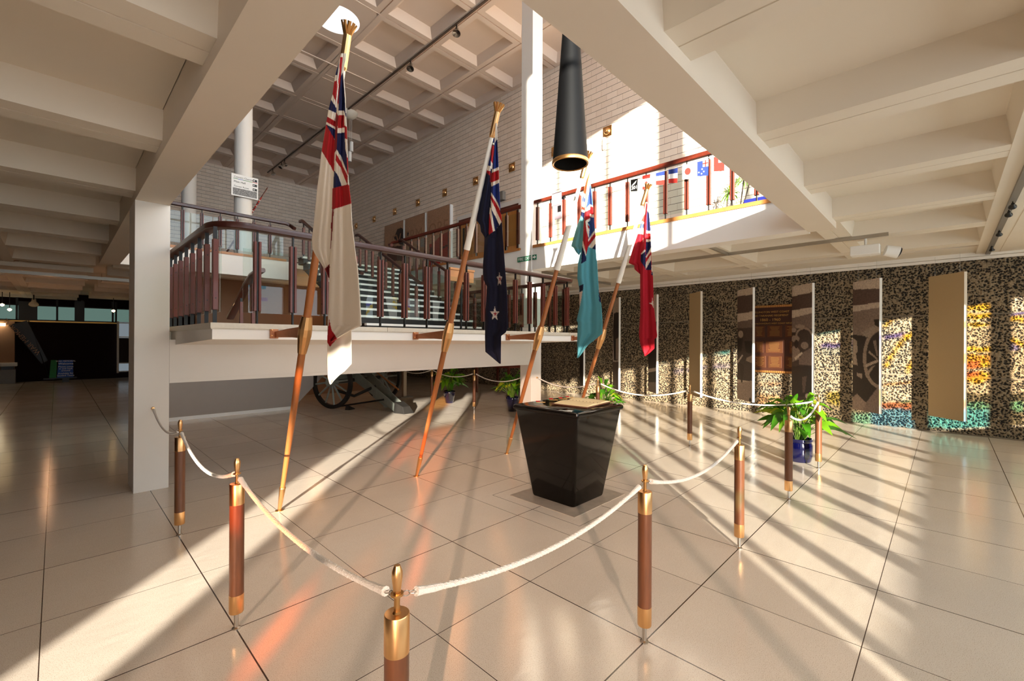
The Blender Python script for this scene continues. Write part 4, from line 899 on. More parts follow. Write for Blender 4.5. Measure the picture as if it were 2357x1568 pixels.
pd6 = [(A([(250,110),(540,100),(540,230),(250,265)]), (92,72,66)), (A([(250,265),(540,228),(540,275),(250,325)]), Lg), (A([(250,325),(540,275),(540,560),(250,560)]), (134,116,106)), (A([(250,535),(430,560),(540,480),(540,1300),(235,1260)]), D_), (A([(340,520),(470,445),(505,480),(385,565)]), (150,134,122)), (A([(458,392),(512,388),(512,470),(470,450)]), (44,32,28)),
 (A(ringp(520, 760, 165, 290, 32, PI*.45, PI*1.5)), (150,132,118)), (A([(380,820),(500,775),(500,800),(380,850)]), (176,158,142)), (A([(415,690),(495,765),(485,775),(408,710)]), (150,134,120)), (A([(375,920),(440,840),(470,830),(390,950)]), (150,134,120)), (A([(450,600),(480,590),(500,740),(488,745)]), (130,112,100)),
 (A([(262,570),(300,600),(305,700),(290,720),(305,830),(262,820)]), (170,152,136)), (A([(240,1150),(300,1100),(390,1190),(350,1280),(240,1240)]), (150,130,118)), (A([(390,1180),(540,980),(540,1300),(350,1270)]), (128,110,100)), (A([(300,900),(350,910),(345,960),(300,930)]), (160,142,128))]
pd5 = [(Dp([(870,-40),(1200,-110),(1200,105),(870,160)]), (84,66,60)), (Dp([(870,165),(1200,108),(1200,190),(870,272)]), Lg), (Dp([(870,272),(1200,190),(1200,480),(870,480)]), (122,104,96)), (Dp([(870,420),(1200,420),(1200,1600),(870,1600)]), (64,50,44)), (Dp(ell(920,440,40,32)), (150,132,120)), (Dp(ell(1010,385,70,26)), (156,138,124)), (Dp(ringp(1070,520,125,120,28,PI,2*PI)), (150,132,118)),
 (Dp(ell(945,565,60,50)), (142,124,112)), (Dp(ell(1078,660,55,52)), (150,132,118)), (Dp([(900,680),(960,660),(1010,740),(1000,860),(900,900)]), (140,122,110)), (Dp([(1000,860),(1060,760),(1190,680),(1190,950),(1000,935)]), (124,106,96)), (Dp([(930,840),(1040,750),(1055,775),(950,870)]), (206,190,172)), (Dp([(870,960),(1190,955),(1190,1400),(870,1400)]), D_), (Dp([(1040,1120),(1110,1100),(1080,1340),(1050,1340)]), (96,78,70)), (Dp(ell(1115,1390,28,34)), Lg), (Dp(ell(960,640,30,60)), D_)]
pd4 = [(Dp([(80,-40),(340,-80),(340,168),(80,212)]), (84,66,60)), (Dp([(80,212),(340,168),(340,282),(80,326)]), Lg), (Dp([(80,326),(340,282),(340,420),(80,440)]), (112,94,86)), (Dp([(80,420),(340,400),(340,1180),(80,1150)]), (70,56,50)), (Dp(ell(156,500,36,52)), (160,142,128)), (Dp([(110,560),(190,550),(170,740),(100,760)]), (44,32,28)), (Dp([(100,900),(180,790),(192,805),(112,925)]), Lg), (Dp([(240,840),(330,800),(330,920),(230,880)]), (156,138,124)),
 (Dp([(140,900),(210,960),(180,1220),(160,1200)]), (58,44,38)), (Dp([(210,600),(320,600),(320,780),(230,760)]), D_), (Dp([(80,1200),(340,1180),(340,1600),(80,1560)]), (158,140,128)), (Dp(ell(292,1448,16,32)), D_)]
pd2 = [([(1480,740),(1520,740),(1520,880),(1480,880)], D_), ([(1480,880),(1520,880),(1520,930),(1480,940)], (120,104,96)), ([(1488,850),(1512,846),(1512,854),(1490,858)], Lg)]
pd1 = [(B2([(150,370),(200,360),(205,700),(190,860),(150,860),(140,560)]), D_), (B2([(170,640),(200,620),(195,850),(170,850)]), (160,142,128)), (B2([(120,870),(210,880),(210,1200),(120,1200)]), (88,72,66)), (B2(ell(176,380,14,24)), D_)]
pd0 = [([(1300,640),(1345,640),(1345,900),(1300,900)], D_)]
PR = [on(p_, 800, 0, 10.47).y for p_ in (2219, 2024, 1869, 1732, 1612, 1511, 1424, 1343)]
spec = [(None, 'blank khaki hanging panel, rightmost and largest'), (pd6, 'hanging photo panel showing a cannon wheel, second from right'), (pd5, 'hanging photo panel of helmeted soldiers bending over a gun, right of the bronze memorial board'), (pd4, 'hanging photo panel of a lone helmeted soldier, left of the bronze memorial board'),
  (None, 'narrow-looking blank khaki hanging panel in the middle of the wall'), (pd2, 'hanging photo panel partly behind the red flag'), (pd1, 'hanging photo panel with a dark standing figure, between the third and fourth flagpoles'), (pd0, 'hanging panel mostly hidden behind the pale blue flag')]
ud = Vector((.697, .717, 0))
for i, (y, (pd, lab)) in enumerate(zip(PR, spec)):
    R_ = Vector((10.47, y, 0)); W_ = .61; L_ = R_+ud*W_; back = Vector((.717, -.697, 0))*.05
    z0, z1 = .31, 2.79
    t = thing('display_board', (R_.x, R_.y, z0), lab, 'panel', 'hanging display panels')
    bk_ = R_+back
    MB().hexa([L_+Vector((0,0,z0)), R_+Vector((0,0,z0)), bk_+Vector((0,0,z0)), L_+back+Vector((0,0,z0))], [L_+Vector((0,0,z1)), R_+Vector((0,0,z1)), bk_+Vector((0,0,z1)), L_+back+Vector((0,0,z1))]).build('board', 'white' if pd else 'offwhite', t)
    e = Vector((-.717, .697, 0))*.001; Z = Vector((0, 0, 1))
    cs = (L_+e+Z*z1, R_+e+Z*z1, R_+e+Z*z0, L_+e+Z*z0)
    if pd: painted('photo_print', t, cs, 44, 170, lin(Lg), [(P_, lin(c_)) for P_, c_ in pd], noise=.25)
    else: MB().add(cs, [(0, 3, 2, 1)]).build('khaki_face', 'khaki', t)
    for q in (.15, .85):
        p = R_.lerp(L_, q)+back*.5; MB().box(p.x-.01, p.x+.01, p.y-.01, p.y+.01, z1-.02, z1+.015).build('clip', 'steel', t); MB().tube(p+Z*z1, p+Z*3.125, .0015, n=5).build('wire', 'steel', t)
# bronze memorial board
mb_ = thing('memorial_board', (11.1, 2.75, .9), 'dark bronze memorial board with name plates on the pitted wall', 'memorial')
yb0, yb1 = 2.25, 3.35
pm('board_brown', (58, 30, 20), .35, noise=.2)
MB().box(11.07, 11.118, yb0, yb1, .97, 2.38).build('backboard', 'board_brown', mb_)
for z in (.93, 2.38):
    MB().box(11.06, 11.118, yb0, yb1, z, z+.05).build('cornice', 'copper', mb_); m_ = MB(); y = yb0+.01
    while y < yb1: m_.box(11.05, 11.062, y, y+.018, z+.005, z+.045); y += .036
    m_.build('dentils', 'gold', mb_)
pl3 = [(2.28, 2.50), (2.55, 2.87), (2.92, 3.14), (3.19, 3.33)]
for r_, (z0, z1, pls) in enumerate(((1.72, 1.98, [(2.28, 2.5), (2.56, 2.85), (2.9, 3.12), (3.16, 3.33)]), (1.37, 1.63, [(2.27, 2.42), (2.55, 2.88), (2.93, 3.1), (3.14, 3.33)]), (1.04, 1.30, [(2.28, 2.5), (2.57, 2.83), (2.88, 3.12), (3.16, 3.33)]))):
    for y0, y1 in pls:
        p_ = MB().box(11.062, 11.072, y0, y1, z0, z1).build('name_plate', 'plate_bronze', mb_, bevel=.002); m_ = MB(); rr = random.Random(int(y0*100+z0*7)); z = z1-.035
        while z > z0+.03:
            w_ = (y1-y0)*(.35+.4*rr.random())/2; yc = (y0+y1)/2; m_.box(11.0605, 11.0625, yc-w_, yc+w_, z-.004, z+.001); z -= .03
        tag(m_.build('inscription_lines', 'gold', p_), None, None, kind='stuff')
for tx, z, sz in (('WELLINGTON WEST COAST', 2.28, .058), ('AND TARANAKI REGIMENT', 2.20, .058), ('1860 - 1960', 2.10, .085), ('QUEEN ALEXANDRA\'S WEST COAST RIFLES', 2.03, .045)):
    text_mesh('lettering', tx, 'gold', mb_, sz, (11.066, 2.80, z-.02), (0, -1, 0), (0, 0, 1), align='CENTER')
# ---------------------------------------------------------------- plants
def leafblade(m_, root, dirh, length, width, z0, lift, droop, mi):
    n_ = 9; P_ = []; d = Vector((math.cos(dirh), math.sin(dirh), 0)); sd = Vector((-d.y, d.x, 0)); rot = random.uniform(-.5, .5)
    for k in range(n_+1):
        u = k/n_; P_.append(root+d*(length*(.25*u+.75*u**1.3))+Vector((0, 0, z0+lift*math.sin(min(1, u*1.25)*PI*.5)-droop*max(0, u-.45)**1.6*3)))
    vs = []; fs = []
    ks = 4
    for k in range(ks, n_+1):
        u = (k-ks)/(n_-ks); w = width*math.sin(PI*min(1, u**.8*.97+.03))**.8*.5+.001; s_ = (sd*math.cos(rot)+Vector((0, 0, 1))*math.sin(rot)); up = Vector((0, 0, 1))*w*.35
        vs += [P_[k]-s_*w+up, P_[k], P_[k]+s_*w+up]
    for i in range(n_-ks):
        for j in (0, 1): fs.append((i*3+j, i*3+j+1, i*3+j+4, i*3+j+3))
    m_.add(vs, fs, mi, True); return P_[:ks+2]
def lily(x, y, label, hgt, spread, nl, seed, pot_r, pot_h, shape, mats=('leaf', 'leaf_dark', 'leaf_yellow')):
    random.seed(seed); t = thing('potted_plant', (x, y, 0), label, 'plant')
    if shape == 'urn': prof = [(0, .003), (pot_r*.62, .003), (pot_r*.66, .01), (pot_r*.98, pot_h*.82), (pot_r, pot_h*.9), (pot_r*.96, pot_h*.96), (pot_r*.9, pot_h), (pot_r*.84, pot_h*.99), (pot_r*.84, pot_h*.9), (0, pot_h*.9)]
    else: prof = [(0, .003), (pot_r*.84, .003), (pot_r*.9, .02), (pot_r*1.0, pot_h*.3), (pot_r*.99, pot_h*.72), (pot_r*.93, pot_h*.82), (pot_r*.93, pot_h*.86), (pot_r, pot_h*.9), (pot_r, pot_h), (pot_r*.93, pot_h), (pot_r*.9, pot_h*.9), (0, pot_h*.9)]
    MB().lathe((x, y, 0), prof, 36).build('pot', 'bluepot', t)
    MB().lathe((x, y, 0), [(0, pot_h*.915), (pot_r*.88, pot_h*.915)], 24).build('soil', 'soil', t)
    lf = MB(); stm = MB()
    for k in range(nl):
        a = random.uniform(0, 2*PI); f = random.random()**.7; L_ = spread*(.25+.75*f)*random.uniform(.8, 1.1); r0 = Vector((x+math.cos(a)*pot_r*.3*random.random(), y+math.sin(a)*pot_r*.3*random.random(), 0))
        h_ = hgt*(1.02-.30*f)*random.uniform(.7, 1.08)-pot_h; q = leafblade(lf, r0, a, L_, spread*random.uniform(.17, .27), pot_h*.9, h_, h_*.62*f*random.uniform(.1, 1.2), random.choice((0, 0, 0, 1, 1, 2)))
        stm.path(q, .004, 5)
    lf.build('foliage', list(mats), t); stm.build('stems', 'stem', t); return t
lily(7.04, 1.42, 'big leafy plant in a glossy blue pot beside the right stanchions', 1.02, .56, 66, 5, .155, .31, 'jar')
lily(7.22, 4.62, 'leafy plant just behind the plinth, right of the book', .88, .46, 44, 9, .14, .3, 'urn')
lily(7.3, 7.10, 'leafy plant in a blue pot against the left side of the central pillar', .98, .46, 48, 12, .15, .33, 'urn')
lily(7.1, 9.18, 'leafy plant in a shiny blue tapered pot under the landing beam', .95, .52, 52, 15, .155, .32, 'urn')
random.seed(4)
pp = thing('planter_box', (9.2, 2.1, ZF+.012), 'blue trough planter on the upper right mezzanine', 'planter')
MB().box(9.05, 9.4, 1.5, 2.74, ZF+.012, 4.29).build('box', 'blue_tray', pp, bevel=.01)
pp = thing('spiky_plant', (9.2, 2.9, ZF+.012), 'spiky grass-like plant behind the mezzanine railing at the top right', 'plant')
MB().lathe((9.2, 2.97, 0), [(0, ZF+.013), (.13, ZF+.013), (.16, 3.8), (.14, 3.8), (0, 3.76)], 20).build('pot', 'black', pp)
tops = [(9.2, 2.78, 4.75), (9.15, 2.6, 4.9), (9.22, 3.05, 4.55)]; m_ = MB(); l2 = MB()
for (a_, b_, z) in tops:
    m_.path([(9.2, 2.97, 3.76), (9.2+(a_-9.2)*.6, 2.9+(b_-2.9)*.5, (3.76+z)/2), (a_, b_, z)], .012, 6)
    for k in range(46):
        a = random.uniform(0, 2*PI); e_ = random.uniform(-.4, 1.2); L_ = random.uniform(.22, .36); d = Vector((math.cos(a)*math.cos(e_), math.sin(a)*math.cos(e_), math.sin(e_))); p = Vector((a_, b_, z)); sd = d.cross(Vector((0, 0, 1))).normalized()*.009
        q = p+d*L_*.55+Vector((0, 0, -.02)); r_ = p+d*L_+Vector((0, 0, -.14*L_/.3)); l2.add([p-sd*.6, p+sd*.6, q+sd, q-sd, r_], [(0, 1, 2, 3), (3, 2, 4)], 0, True)
m_.build('stems', 'soil', pp); l2.build('foliage', 'leaf', pp)
# ---------------------------------------------------------------- field gun
W1, W2 = Vector((4.53, 10.32, 0)), Vector((6.15, 10.88, 0)); axd = (W2-W1).normalized(); fwd = Vector((axd.y, -axd.x, 0)); Mg = (W1+W2)/2; RW = .62
gun = thing('field_gun', tuple(Mg), 'dark field gun with spoked wheels and a grey trail under the landing', 'field gun')
for Wp in (W1, W2):
    c0 = Wp+Vector((0, 0, RW)); up = Vector((0, 0, 1)); m_ = MB(); vs = []; nn = 40
    for k in range(nn):
        a = 2*PI*k/nn; rd = fwd*math.cos(a)+up*math.sin(a)
        for rr, off in ((RW, -.035), (RW, .035), (RW-.085, .035), (RW-.085, -.035)): vs.append(c0+rd*rr+axd*off)
    m_.add(vs, [(k*4+j, k*4+(j+1) % 4, ((k+1) % nn)*4+(j+1) % 4, ((k+1) % nn)*4+j) for k in range(nn) for j in range(4)])
    wh = m_.build('wheel', 'gundark', gun)
    MB().tube(c0-axd*.12, c0+axd*.12, .09, n=20).build('hub', 'greengun', wh)
    for k in range(12):
        a = 2*PI*k/12+.13; rd = fwd*math.cos(a)+up*math.sin(a); MB().tube(c0+rd*.07, c0+rd*(RW-.07), .026, .02, n=8).build('spoke', 'greengun', wh)
MB().tube(W1+Vector((0, 0, RW)), W2+Vector((0, 0, RW)), .045, n=12).build('axle', 'gundark', gun)
tr0 = Vector((5.36, 10.5, .72)); tr1 = Vector((5.40, 8.62, .03)); dd = (tr1-tr0).normalized(); sdv = Vector((1, .05, 0)); upv = dd.cross(sdv)*-1
for s_ in (-1, 1):
    a, b_ = tr0+sdv*.17*s_, tr1+sdv*.10*s_+Vector((0, .12, .07)); m_ = MB()
    m_.hexa([a-sdv*.012-upv*.13, a+sdv*.012-upv*.13, b_+sdv*.012-upv*.05, b_-sdv*.012-upv*.05], [a-sdv*.012+upv*.13, a+sdv*.012+upv*.13, b_+sdv*.012+upv*.11, b_-sdv*.012+upv*.11]); m_.build('trail_cheek', 'greengun', gun, bevel=.004)
m_ = MB(); a, b_ = tr0.lerp(tr1, .45), tr0.lerp(tr1, .75)
m_.hexa([a-sdv*.15+upv*.10, a+sdv*.15+upv*.10, b_+sdv*.13+upv*.10, b_-sdv*.13+upv*.10], [a-sdv*.15+upv*.15, a+sdv*.15+upv*.15, b_+sdv*.13+upv*.14, b_-sdv*.13+upv*.14]); m_.build('tool_box', 'greengun', gun, bevel=.004)
m_ = MB().hexa([tr1+Vector((-.2, .1, -.025)), tr1+Vector((.2, .1, -.025)), tr1+Vector((.13, -.22, -.025)), tr1+Vector((-.13, -.22, -.025))], [tr1+Vector((-.12, .2, .2)), tr1+Vector((.12, .2, .2)), tr1+Vector((.09, -.1, .12)), tr1+Vector((-.09, -.1, .12))]); m_.build('spade', 'gundark', gun, bevel=.01)
MB().tube(tr0+Vector((.3, -.1, .12)), tr1+Vector((.24, .62, .42)), .022, n=10).build('handspike', 'wood_pole', gun)
MB().path([W1+Vector((.1, -.05, .42)), W1+Vector((.35, -.4, .30)), W1+Vector((.6, -.5, .42)), W1+Vector((.8, -.6, .52))], .035, 8).build('brake_arm', 'gundark', gun)
MB().tube(W1+Vector((.15, -.1, .05)), tr1+Vector((-.15, .6, .22)), .02, n=8).build('tie_rod', 'gundark', gun)
gd = Vector((-.05, 1, .12)).normalized(); g0 = Mg+Vector((0, -.45, .86))
MB().lathe(g0, [(0, 0), (.13, 0), (.14, .1), (.12, .7), (.09, .72), (.07, 2.0), (.08, 2.02), (.08, 2.1), (.04, 2.1), (.04, 1.9)], 24, axis=gd).build('barrel', 'gundark', gun)
MB().obox(Mg+Vector((0, .12, 1.0)), axd*1.35, fwd*.012, (0, 0, .9)).build('gun_shield', 'greengun', gun)
for Wp, sg in ((W1, 1),):
    tag(MB().prism([Wp+Vector((.12, -.42, 0)), Wp+Vector((.30, -.36, 0)), Wp+Vector((.30, -.36, .02)), Wp+Vector((.14, -.42, .1))], (.04, -.1, 0)).build('wheel_chock', 'black', origin=Wp+Vector((.2, -.4, 0))), 'small black chock at the foot of the gun wheel', 'chock')
# tall metal stand behind the gun
t = thing('metal_stand', (6.9, 11.0, 0), 'pale metal upright on a foot, right behind the field gun', 'stand')
MB().box(6.85, 6.95, 10.95, 11.05, 0.02, 1.3).build('post', 'aluminium', t); MB().box(6.7, 7.1, 10.85, 11.15, 0, .03).build('foot', 'grey', t)
# wooden bench seen under the beam
t = thing('bench', (9.4, 9.6, 0), 'red-brown wooden bench against the pitted wall, under the landing beam', 'bench')
MB().box(9.1, 10.2, 9.0, 10.6, .82, .95).build('top', 'wood', t, bevel=.01)
for dx in (9.2, 10.1):
    for dy in (9.1, 10.5): MB().box(dx-.03, dx+.03, dy-.03, dy+.03, 0, .82).build('leg', 'wood_dark', t)
# ---------------------------------------------------------------- upper wall fittings
s0 = None
slab_ = ['brass sconce on the sunlit brick right of the hanging tube', 'brass sconce partly hidden by the hanging tube', 'brass sconce just left of the central pillar', 'brass sconce beside the top of the second flag', 'brass sconce fifth along the brick wall, left of the second flag', 'brass sconce above the middle printed board', 'brass sconce above the leftmost printed board', 'brass sconce right of the first flag, third from the far corner', 'small far brass sconce nearest the first flag']
for k in range(9):
    y = 6.07+1.667*k
    if k == 0:
        t = thing('wall_sconce', (XU, y, 6.86), slab_[0], 'sconce', 'brass sconces on the brick wall')
        MB().box(XU-.012, XU-.001, y-.125, y+.125, 6.73, 6.99).build('back_plate', 'brass_dark', t, bevel=.002)
        MB().lathe((XU-.012, y, 6.86), [(.09, 0), (.085, .02), (.06, .045), (.03, .055), (.026, .075), (0, .08)], 24, axis=(-1, 0, 0)).build('dome', 'brass', t); s0 = t
    else: c_ = copy_tree(s0); c_.location = (XU, y, 6.86); c_['label'] = slab_[k]
t = MB().lathe((XU-.02, 6.15, 6.42), [(0, 0), (.04, .002), (.045, .03), (.045, .27), (.04, .298), (0, .3)], 16)
tag(t.build('wall_lamp', 'white', origin=(XU-.02, 6.15, 6.42)), 'white rounded wall fitting below the sconce on the sunlit brick', 'wall lamp')
q = on(1158, 453, 0, XU)
tag(MB().box(XU-.14, XU-.001, q.y-.12, q.y+.12, q.z-.13, q.z+.13).build('speaker', 'grey', origin=(XU, q.y, q.z-.13), bevel=.005), 'small grey speaker on the brick wall above the timber doors', 'speaker')
# printed boards
F3 = lambda P: T(820, 440, .17857, P)
tan = lin((176, 134, 104))
for nm, y0, y1, pol, lab in (('r', 12.28, 13.62, [([(945,690),(1000,660),(1040,620),(1100,560),(1200,520),(1230,600),(1230,950),(940,950)], (150,44,34)), ([(1080,740),(1190,680),(1190,700),(1090,760)], D_), ([(960,720),(1000,760),(980,860),(940,850)], D_), ([(940,900),(1230,880),(1230,960),(940,960)], (176,30,30))], 'tan printed board with a red poppy, right of the three'),
    ('m', 13.76, 15.10, [([(655,515),(680,540),(665,600),(655,600)], D_), ([(830,600),(890,600),(890,720),(830,720)], (150,140,128))], 'tan printed board with letters, middle of the three'), ('l', 15.22, 16.66, [([(500,640),(485,600),(510,540),(530,490),(575,470),(615,500),(628,560),(628,700),(560,690)], D_), ([(400,720),(628,700),(628,900),(400,900)], (80,50,38))], 'tan printed board with a dark hat silhouette, leftmost of the three')):
    t = thing('printed_board', (XU-.1, (y0+y1)/2, 4.0), lab, 'poster board', 'printed boards on the upper brick wall')
    MB().box(XU-.12, XU-.002, y0-.02, y1, 4.0, 6.33).build('board', 'white', t)
    painted('print', t, ((XU-.1215, y1, 6.33), (XU-.1215, y0+.02, 6.33), (XU-.1215, y0+.02, 4.0), (XU-.1215, y1, 4.0)), 60, 80, tan, [(F3(P_), lin(c_)) for P_, c_ in pol], noise=.06)
    if nm == 'r': text_mesh('lettering', 'ORE', 'lettering', t, .62, (XU-.124, y1-.08, 5.42), (0, -1, 0), (0, 0, 1))
    if nm == 'm': text_mesh('lettering', 'ERM', 'lettering', t, .62, (XU-.124, y1-.02, 5.42), (0, -1, 0), (0, 0, 1))
    if nm == 'l': text_mesh('lettering', 'EV', 'lettering', t, .62, (XU-.124, y0+.85, 5.42), (0, -1, 0), (0, 0, 1))
# timber doors
d = MB().box(XU-.05, XU-.001, 8.98, 11.97, 5.702, 5.84).box(XU-.05, XU-.001, 11.872, 11.97, ZF+.013, 5.70).box(XU-.05, XU-.001, 8.98, 9.078, ZF+.013, 5.70)
struct(d, 'trim_5', 'paint')
d = MB().box(XU-.06, XU-.002, 9.08, 11.87, 5.58, 5.70)
for y in (9.08, 10.41, 10.46, 11.80): d.box(XU-.06, XU-.002, y, y+.07, ZF, 5.6)
struct(d, 'door_1_frame', 'wood_dark')
i = 2
for y0 in (9.15, 9.80, 10.52, 11.17):
    d = MB().box(XU-.04, XU-.004, y0, y0+.6, ZF+.02, 5.58); struct(d, 'door_%d' % i, 'wood_door'); struct(MB().box(XU-.045, XU-.039, y0+.40, y0+.5, 4.1, 5.4), 'window_%d' % (30+i), 'black'); i += 1
# signs
t = thing('exit_sign', (6.70, 6.1, 3.29), 'green and white FIRE EXIT sign on the mezzanine edge', 'sign')
MB().box(6.702, 6.71, 6.02, 6.395, 3.245, 3.345).build('text_plate', 'sign_green', t); text_mesh('lettering', 'FIRE EXIT', 'white', t, .088, (6.701, 6.375, 3.265), (0, -1, 0), (0, 0, 1), .001).scale = (1, 1, 1)
MB().box(6.702, 6.71, 5.87, 5.98, 3.245, 3.345).build('arrow_plate', 'sign_green', t); MB().prism([(6.701, 5.965, 3.28), (6.701, 5.925, 3.28), (6.701, 5.925, 3.255), (6.701, 5.88, 3.295), (6.701, 5.925, 3.335), (6.701, 5.925, 3.31), (6.701, 5.965, 3.31)], (.001, 0, 0)).build('arrow', 'white', t)
t = thing('direction_sign', (3.03, 11.66, 4.9), 'white direction sign with arrows on the round column', 'sign')
ys_ = 11.62; MB().box(2.76, 3.31, ys_, ys_+.03, 4.90, 5.40).build('board', 'white', t)
X_ = (1, 0, 0); Zv = (0, 0, 1)
for tx, z, m_n, sz in (('Concert Chamber', 5.315, 'grey', .056), ('Main Hall', 5.205, 'black', .062), ('Pioneer Room', 5.105, 'grey', .052)):
    text_mesh('lettering', tx, m_n, t, sz, (2.81, ys_-.003, z), X_, Zv, .001)
    MB().box(3.195, 3.285, ys_-.004, ys_, z-.01, z+.045).build('arrow_box', 'black', t)
    dr = -1 if 'Main' not in tx else 1; cx_ = 3.22; MB().prism([(cx_+dr*.018, ys_-.005, z+.017), (cx_-dr*.012, ys_-.005, z+.035), (cx_-dr*.012, ys_-.005, z)], (0, .0008, 0)).build('arrow', 'white', t)
for k, cc in enumerate(('green', 'sign_blue', 'green', 'leaf', 'poppy')): MB().box(2.80+.098*k, 2.898+.098*k, ys_-.003, ys_, 5.285, 5.295).build('colour_stripe', cc, t)
rnd = random.Random(5); pol = []
painted('photo_strip', t, ((2.79, ys_-.002, 5.08), (3.285, ys_-.002, 5.08), (3.285, ys_-.002, 4.925), (2.79, ys_-.002, 4.925)), 60, 24, lin((130, 128, 126)), [], noise=1.5)
# leaning carved spear
a, b_ = on(616, 432, 1, 12.6), on(578, 492, 1, 12.6); t = thing('carved_spear', tuple(b_), 'carved red and black spear leaning beyond the direction sign', 'spear')
b0 = b_+(b_-a)*((b_.z-3.515)/(a.z-b_.z)); MB().tube(b0, b_, .02, .022, n=8).build('butt', 'wood_dark', t); MB().tube(b_, b_.lerp(a, .62), .022, .016, n=8).build('carved_head', 'posterred', t); MB().tube(b_.lerp(a, .62), a, .016, .012, n=8).build('shaft', 'wood_dark', t)
for k in range(5): MB().tube(b_.lerp(a, .08+.1*k), b_.lerp(a, .11+.1*k), .024, n=8).build('binding', 'black' if k % 2 else 'offwhite', t)
# bunting along the right rail
def bunt(px0, py0, px1, py1, slope, parts_, label, cat='flag'):
    p0 = on(px0, py0, 0, 6.69); p1 = on(px1, py0+slope, 0, 6.69); p2 = on(px1-1, py1+slope*.3, 0, 6.69); p3 = on(px0, py1, 0, 6.69)
    t = thing('bunting_flag', tuple(p0), label, cat, 'small flags on the mezzanine railing'); nn = Vector((-.002, 0, 0))
    g_ = lambda u, v: p0.lerp(p1, u).lerp(p3.lerp(p2, u), v)
    for nm, mt, P_, lift in parts_: MB().prism([g_(u, v)+nn*lift for u, v in P_], nn).build(nm, mt, t)
    return t
full = [(0, 0), (1, 0), (1, 1), (0, 1)]
band = lambda a, b: [(0, a), (1, a), (1, b), (0, b)]
circ = lambda u, v, ru, rv: [(u+ru*math.cos(2*PI*k/20), v+rv*math.sin(2*PI*k/20)) for k in range(20)]
t = bunt(1452, 414, 1468, 441, -3, [('field', 'black', full, 0), ('fern', 'white', [(.15, .5), (.5, .3), (.85, .12), (.75, .3), (.5, .45), (.3, .5), (.2, .6)], 1)], 'small dark flag with a white fern and 2011 on it')
q = on(1453, 437, 0, 6.684); text_mesh('lettering', '2011', 'white', t, .075, tuple(q), (0, -1, 0), (0, 0, 1), .0005)
bunt(1479, 405, 1497, 437, -4, [('field', 'bunt_white', full, 0), ('band', 'bunt_red', band(0, .25), 1), ('band', 'bunt_red', band(.78, 1), 1), ('leaf', 'bunt_red', [(.3, .5), (.45, .45), (.5, .35), (.55, .45), (.72, .5), (.6, .62), (.5, .7), (.4, .62)], 1)], 'small flag with two red bands and a red leaf')
bunt(1510, 398, 1530, 426, -4, [('band', 'bunt_blue', band(0, .3), 0), ('band', 'bunt_white', band(.3, .66), 0), ('band', 'bunt_red', band(.66, 1), 0)], 'small blue, white and red banded flag, left one')
bunt(1539, 391, 1560, 422, -4, [('band', 'bunt_blue', band(0, .33), 0), ('band', 'bunt_white', band(.33, .68), 0), ('band', 'bunt_red', band(.68, 1), 0)], 'small blue, white and red banded flag, right one')
bunt(1571, 383, 1595, 413, -5, [('field', 'bunt_white', full, 0), ('disc', 'bunt_red', circ(.52, .45, .3, .26), 1)], 'small white flag with a red disc')
bunt(1605, 373, 1631, 406, -6, [('field', 'bunt_blue', full, 0), ('cross', 'bunt_white', [(.5, 0), (1, 0), (1, .42), (.5, .42)], 1), ('cross', 'bunt_red', [(.5, .17), (1, .17), (1, .25), (.5, .25)], 2), ('cross', 'bunt_red', [(.7, 0), (.8, 0), (.8, .42), (.7, .42)], 2)]+[('star', 'bunt_white', circ(u, v, .06, .05), 1) for u, v in ((.15, .75), (.45, .55), (.6, .72), (.4, .85))], 'small blue flag with white stars and a crossed corner')
bunt(1643, 362, 1668, 395, -6, [('field', 'bunt_red', full, 0), ('corner', 'bunt_white', [(.45, 0), (1, 0), (1, .45), (.45, .45)], 1)], 'small red flag with a white corner, rightmost of the row')
st_ = [on(px, py, 0, 6.69) for px, py in ((1448, 414), (1475, 408), (1506, 400), (1535, 391), (1570, 382), (1603, 373), (1640, 360), (1680, 352))]
tag(MB().path(st_, .003, 5).build('bunting_string', 'white', origin=st_[0]), 'thin string carrying the small flags', 'string')
q0, q1 = on(1270, 448, 0, 6.70), on(1292, 440, 0, 6.70)
t = thing('scarf', tuple(q0), 'pale pinkish cloth draped over the left end of the right mezzanine rail', 'scarf')
m_ = MB().hexa([(6.715, q0.y, 4.14), (6.72, q1.y+.02, 4.10), (6.72, q1.y+.02, 4.1), (6.715, q0.y, 4.14)], [(6.70, q0.y, 4.47), (6.70, q1.y, 4.47), (6.715, q1.y, 4.465), (6.715, q0.y, 4.465)])
m_ = MB().box(6.70, 6.712, q1.y, q0.y, 4.22, 4.462).box(6.70, 6.84, q1.y, q0.y, 4.452, 4.464).box(6.828, 6.84, q1.y, q0.y, 4.3, 4.46).box(6.705, 6.717, q1.y, q0.y-.07, 3.95, 4.24); m_.build('cloth', 'jacket', t); MB().box(6.703, 6.705, q1.y+.01, q1.y+.09, 4.08, 4.2).build('dark_patch', 'black', t)
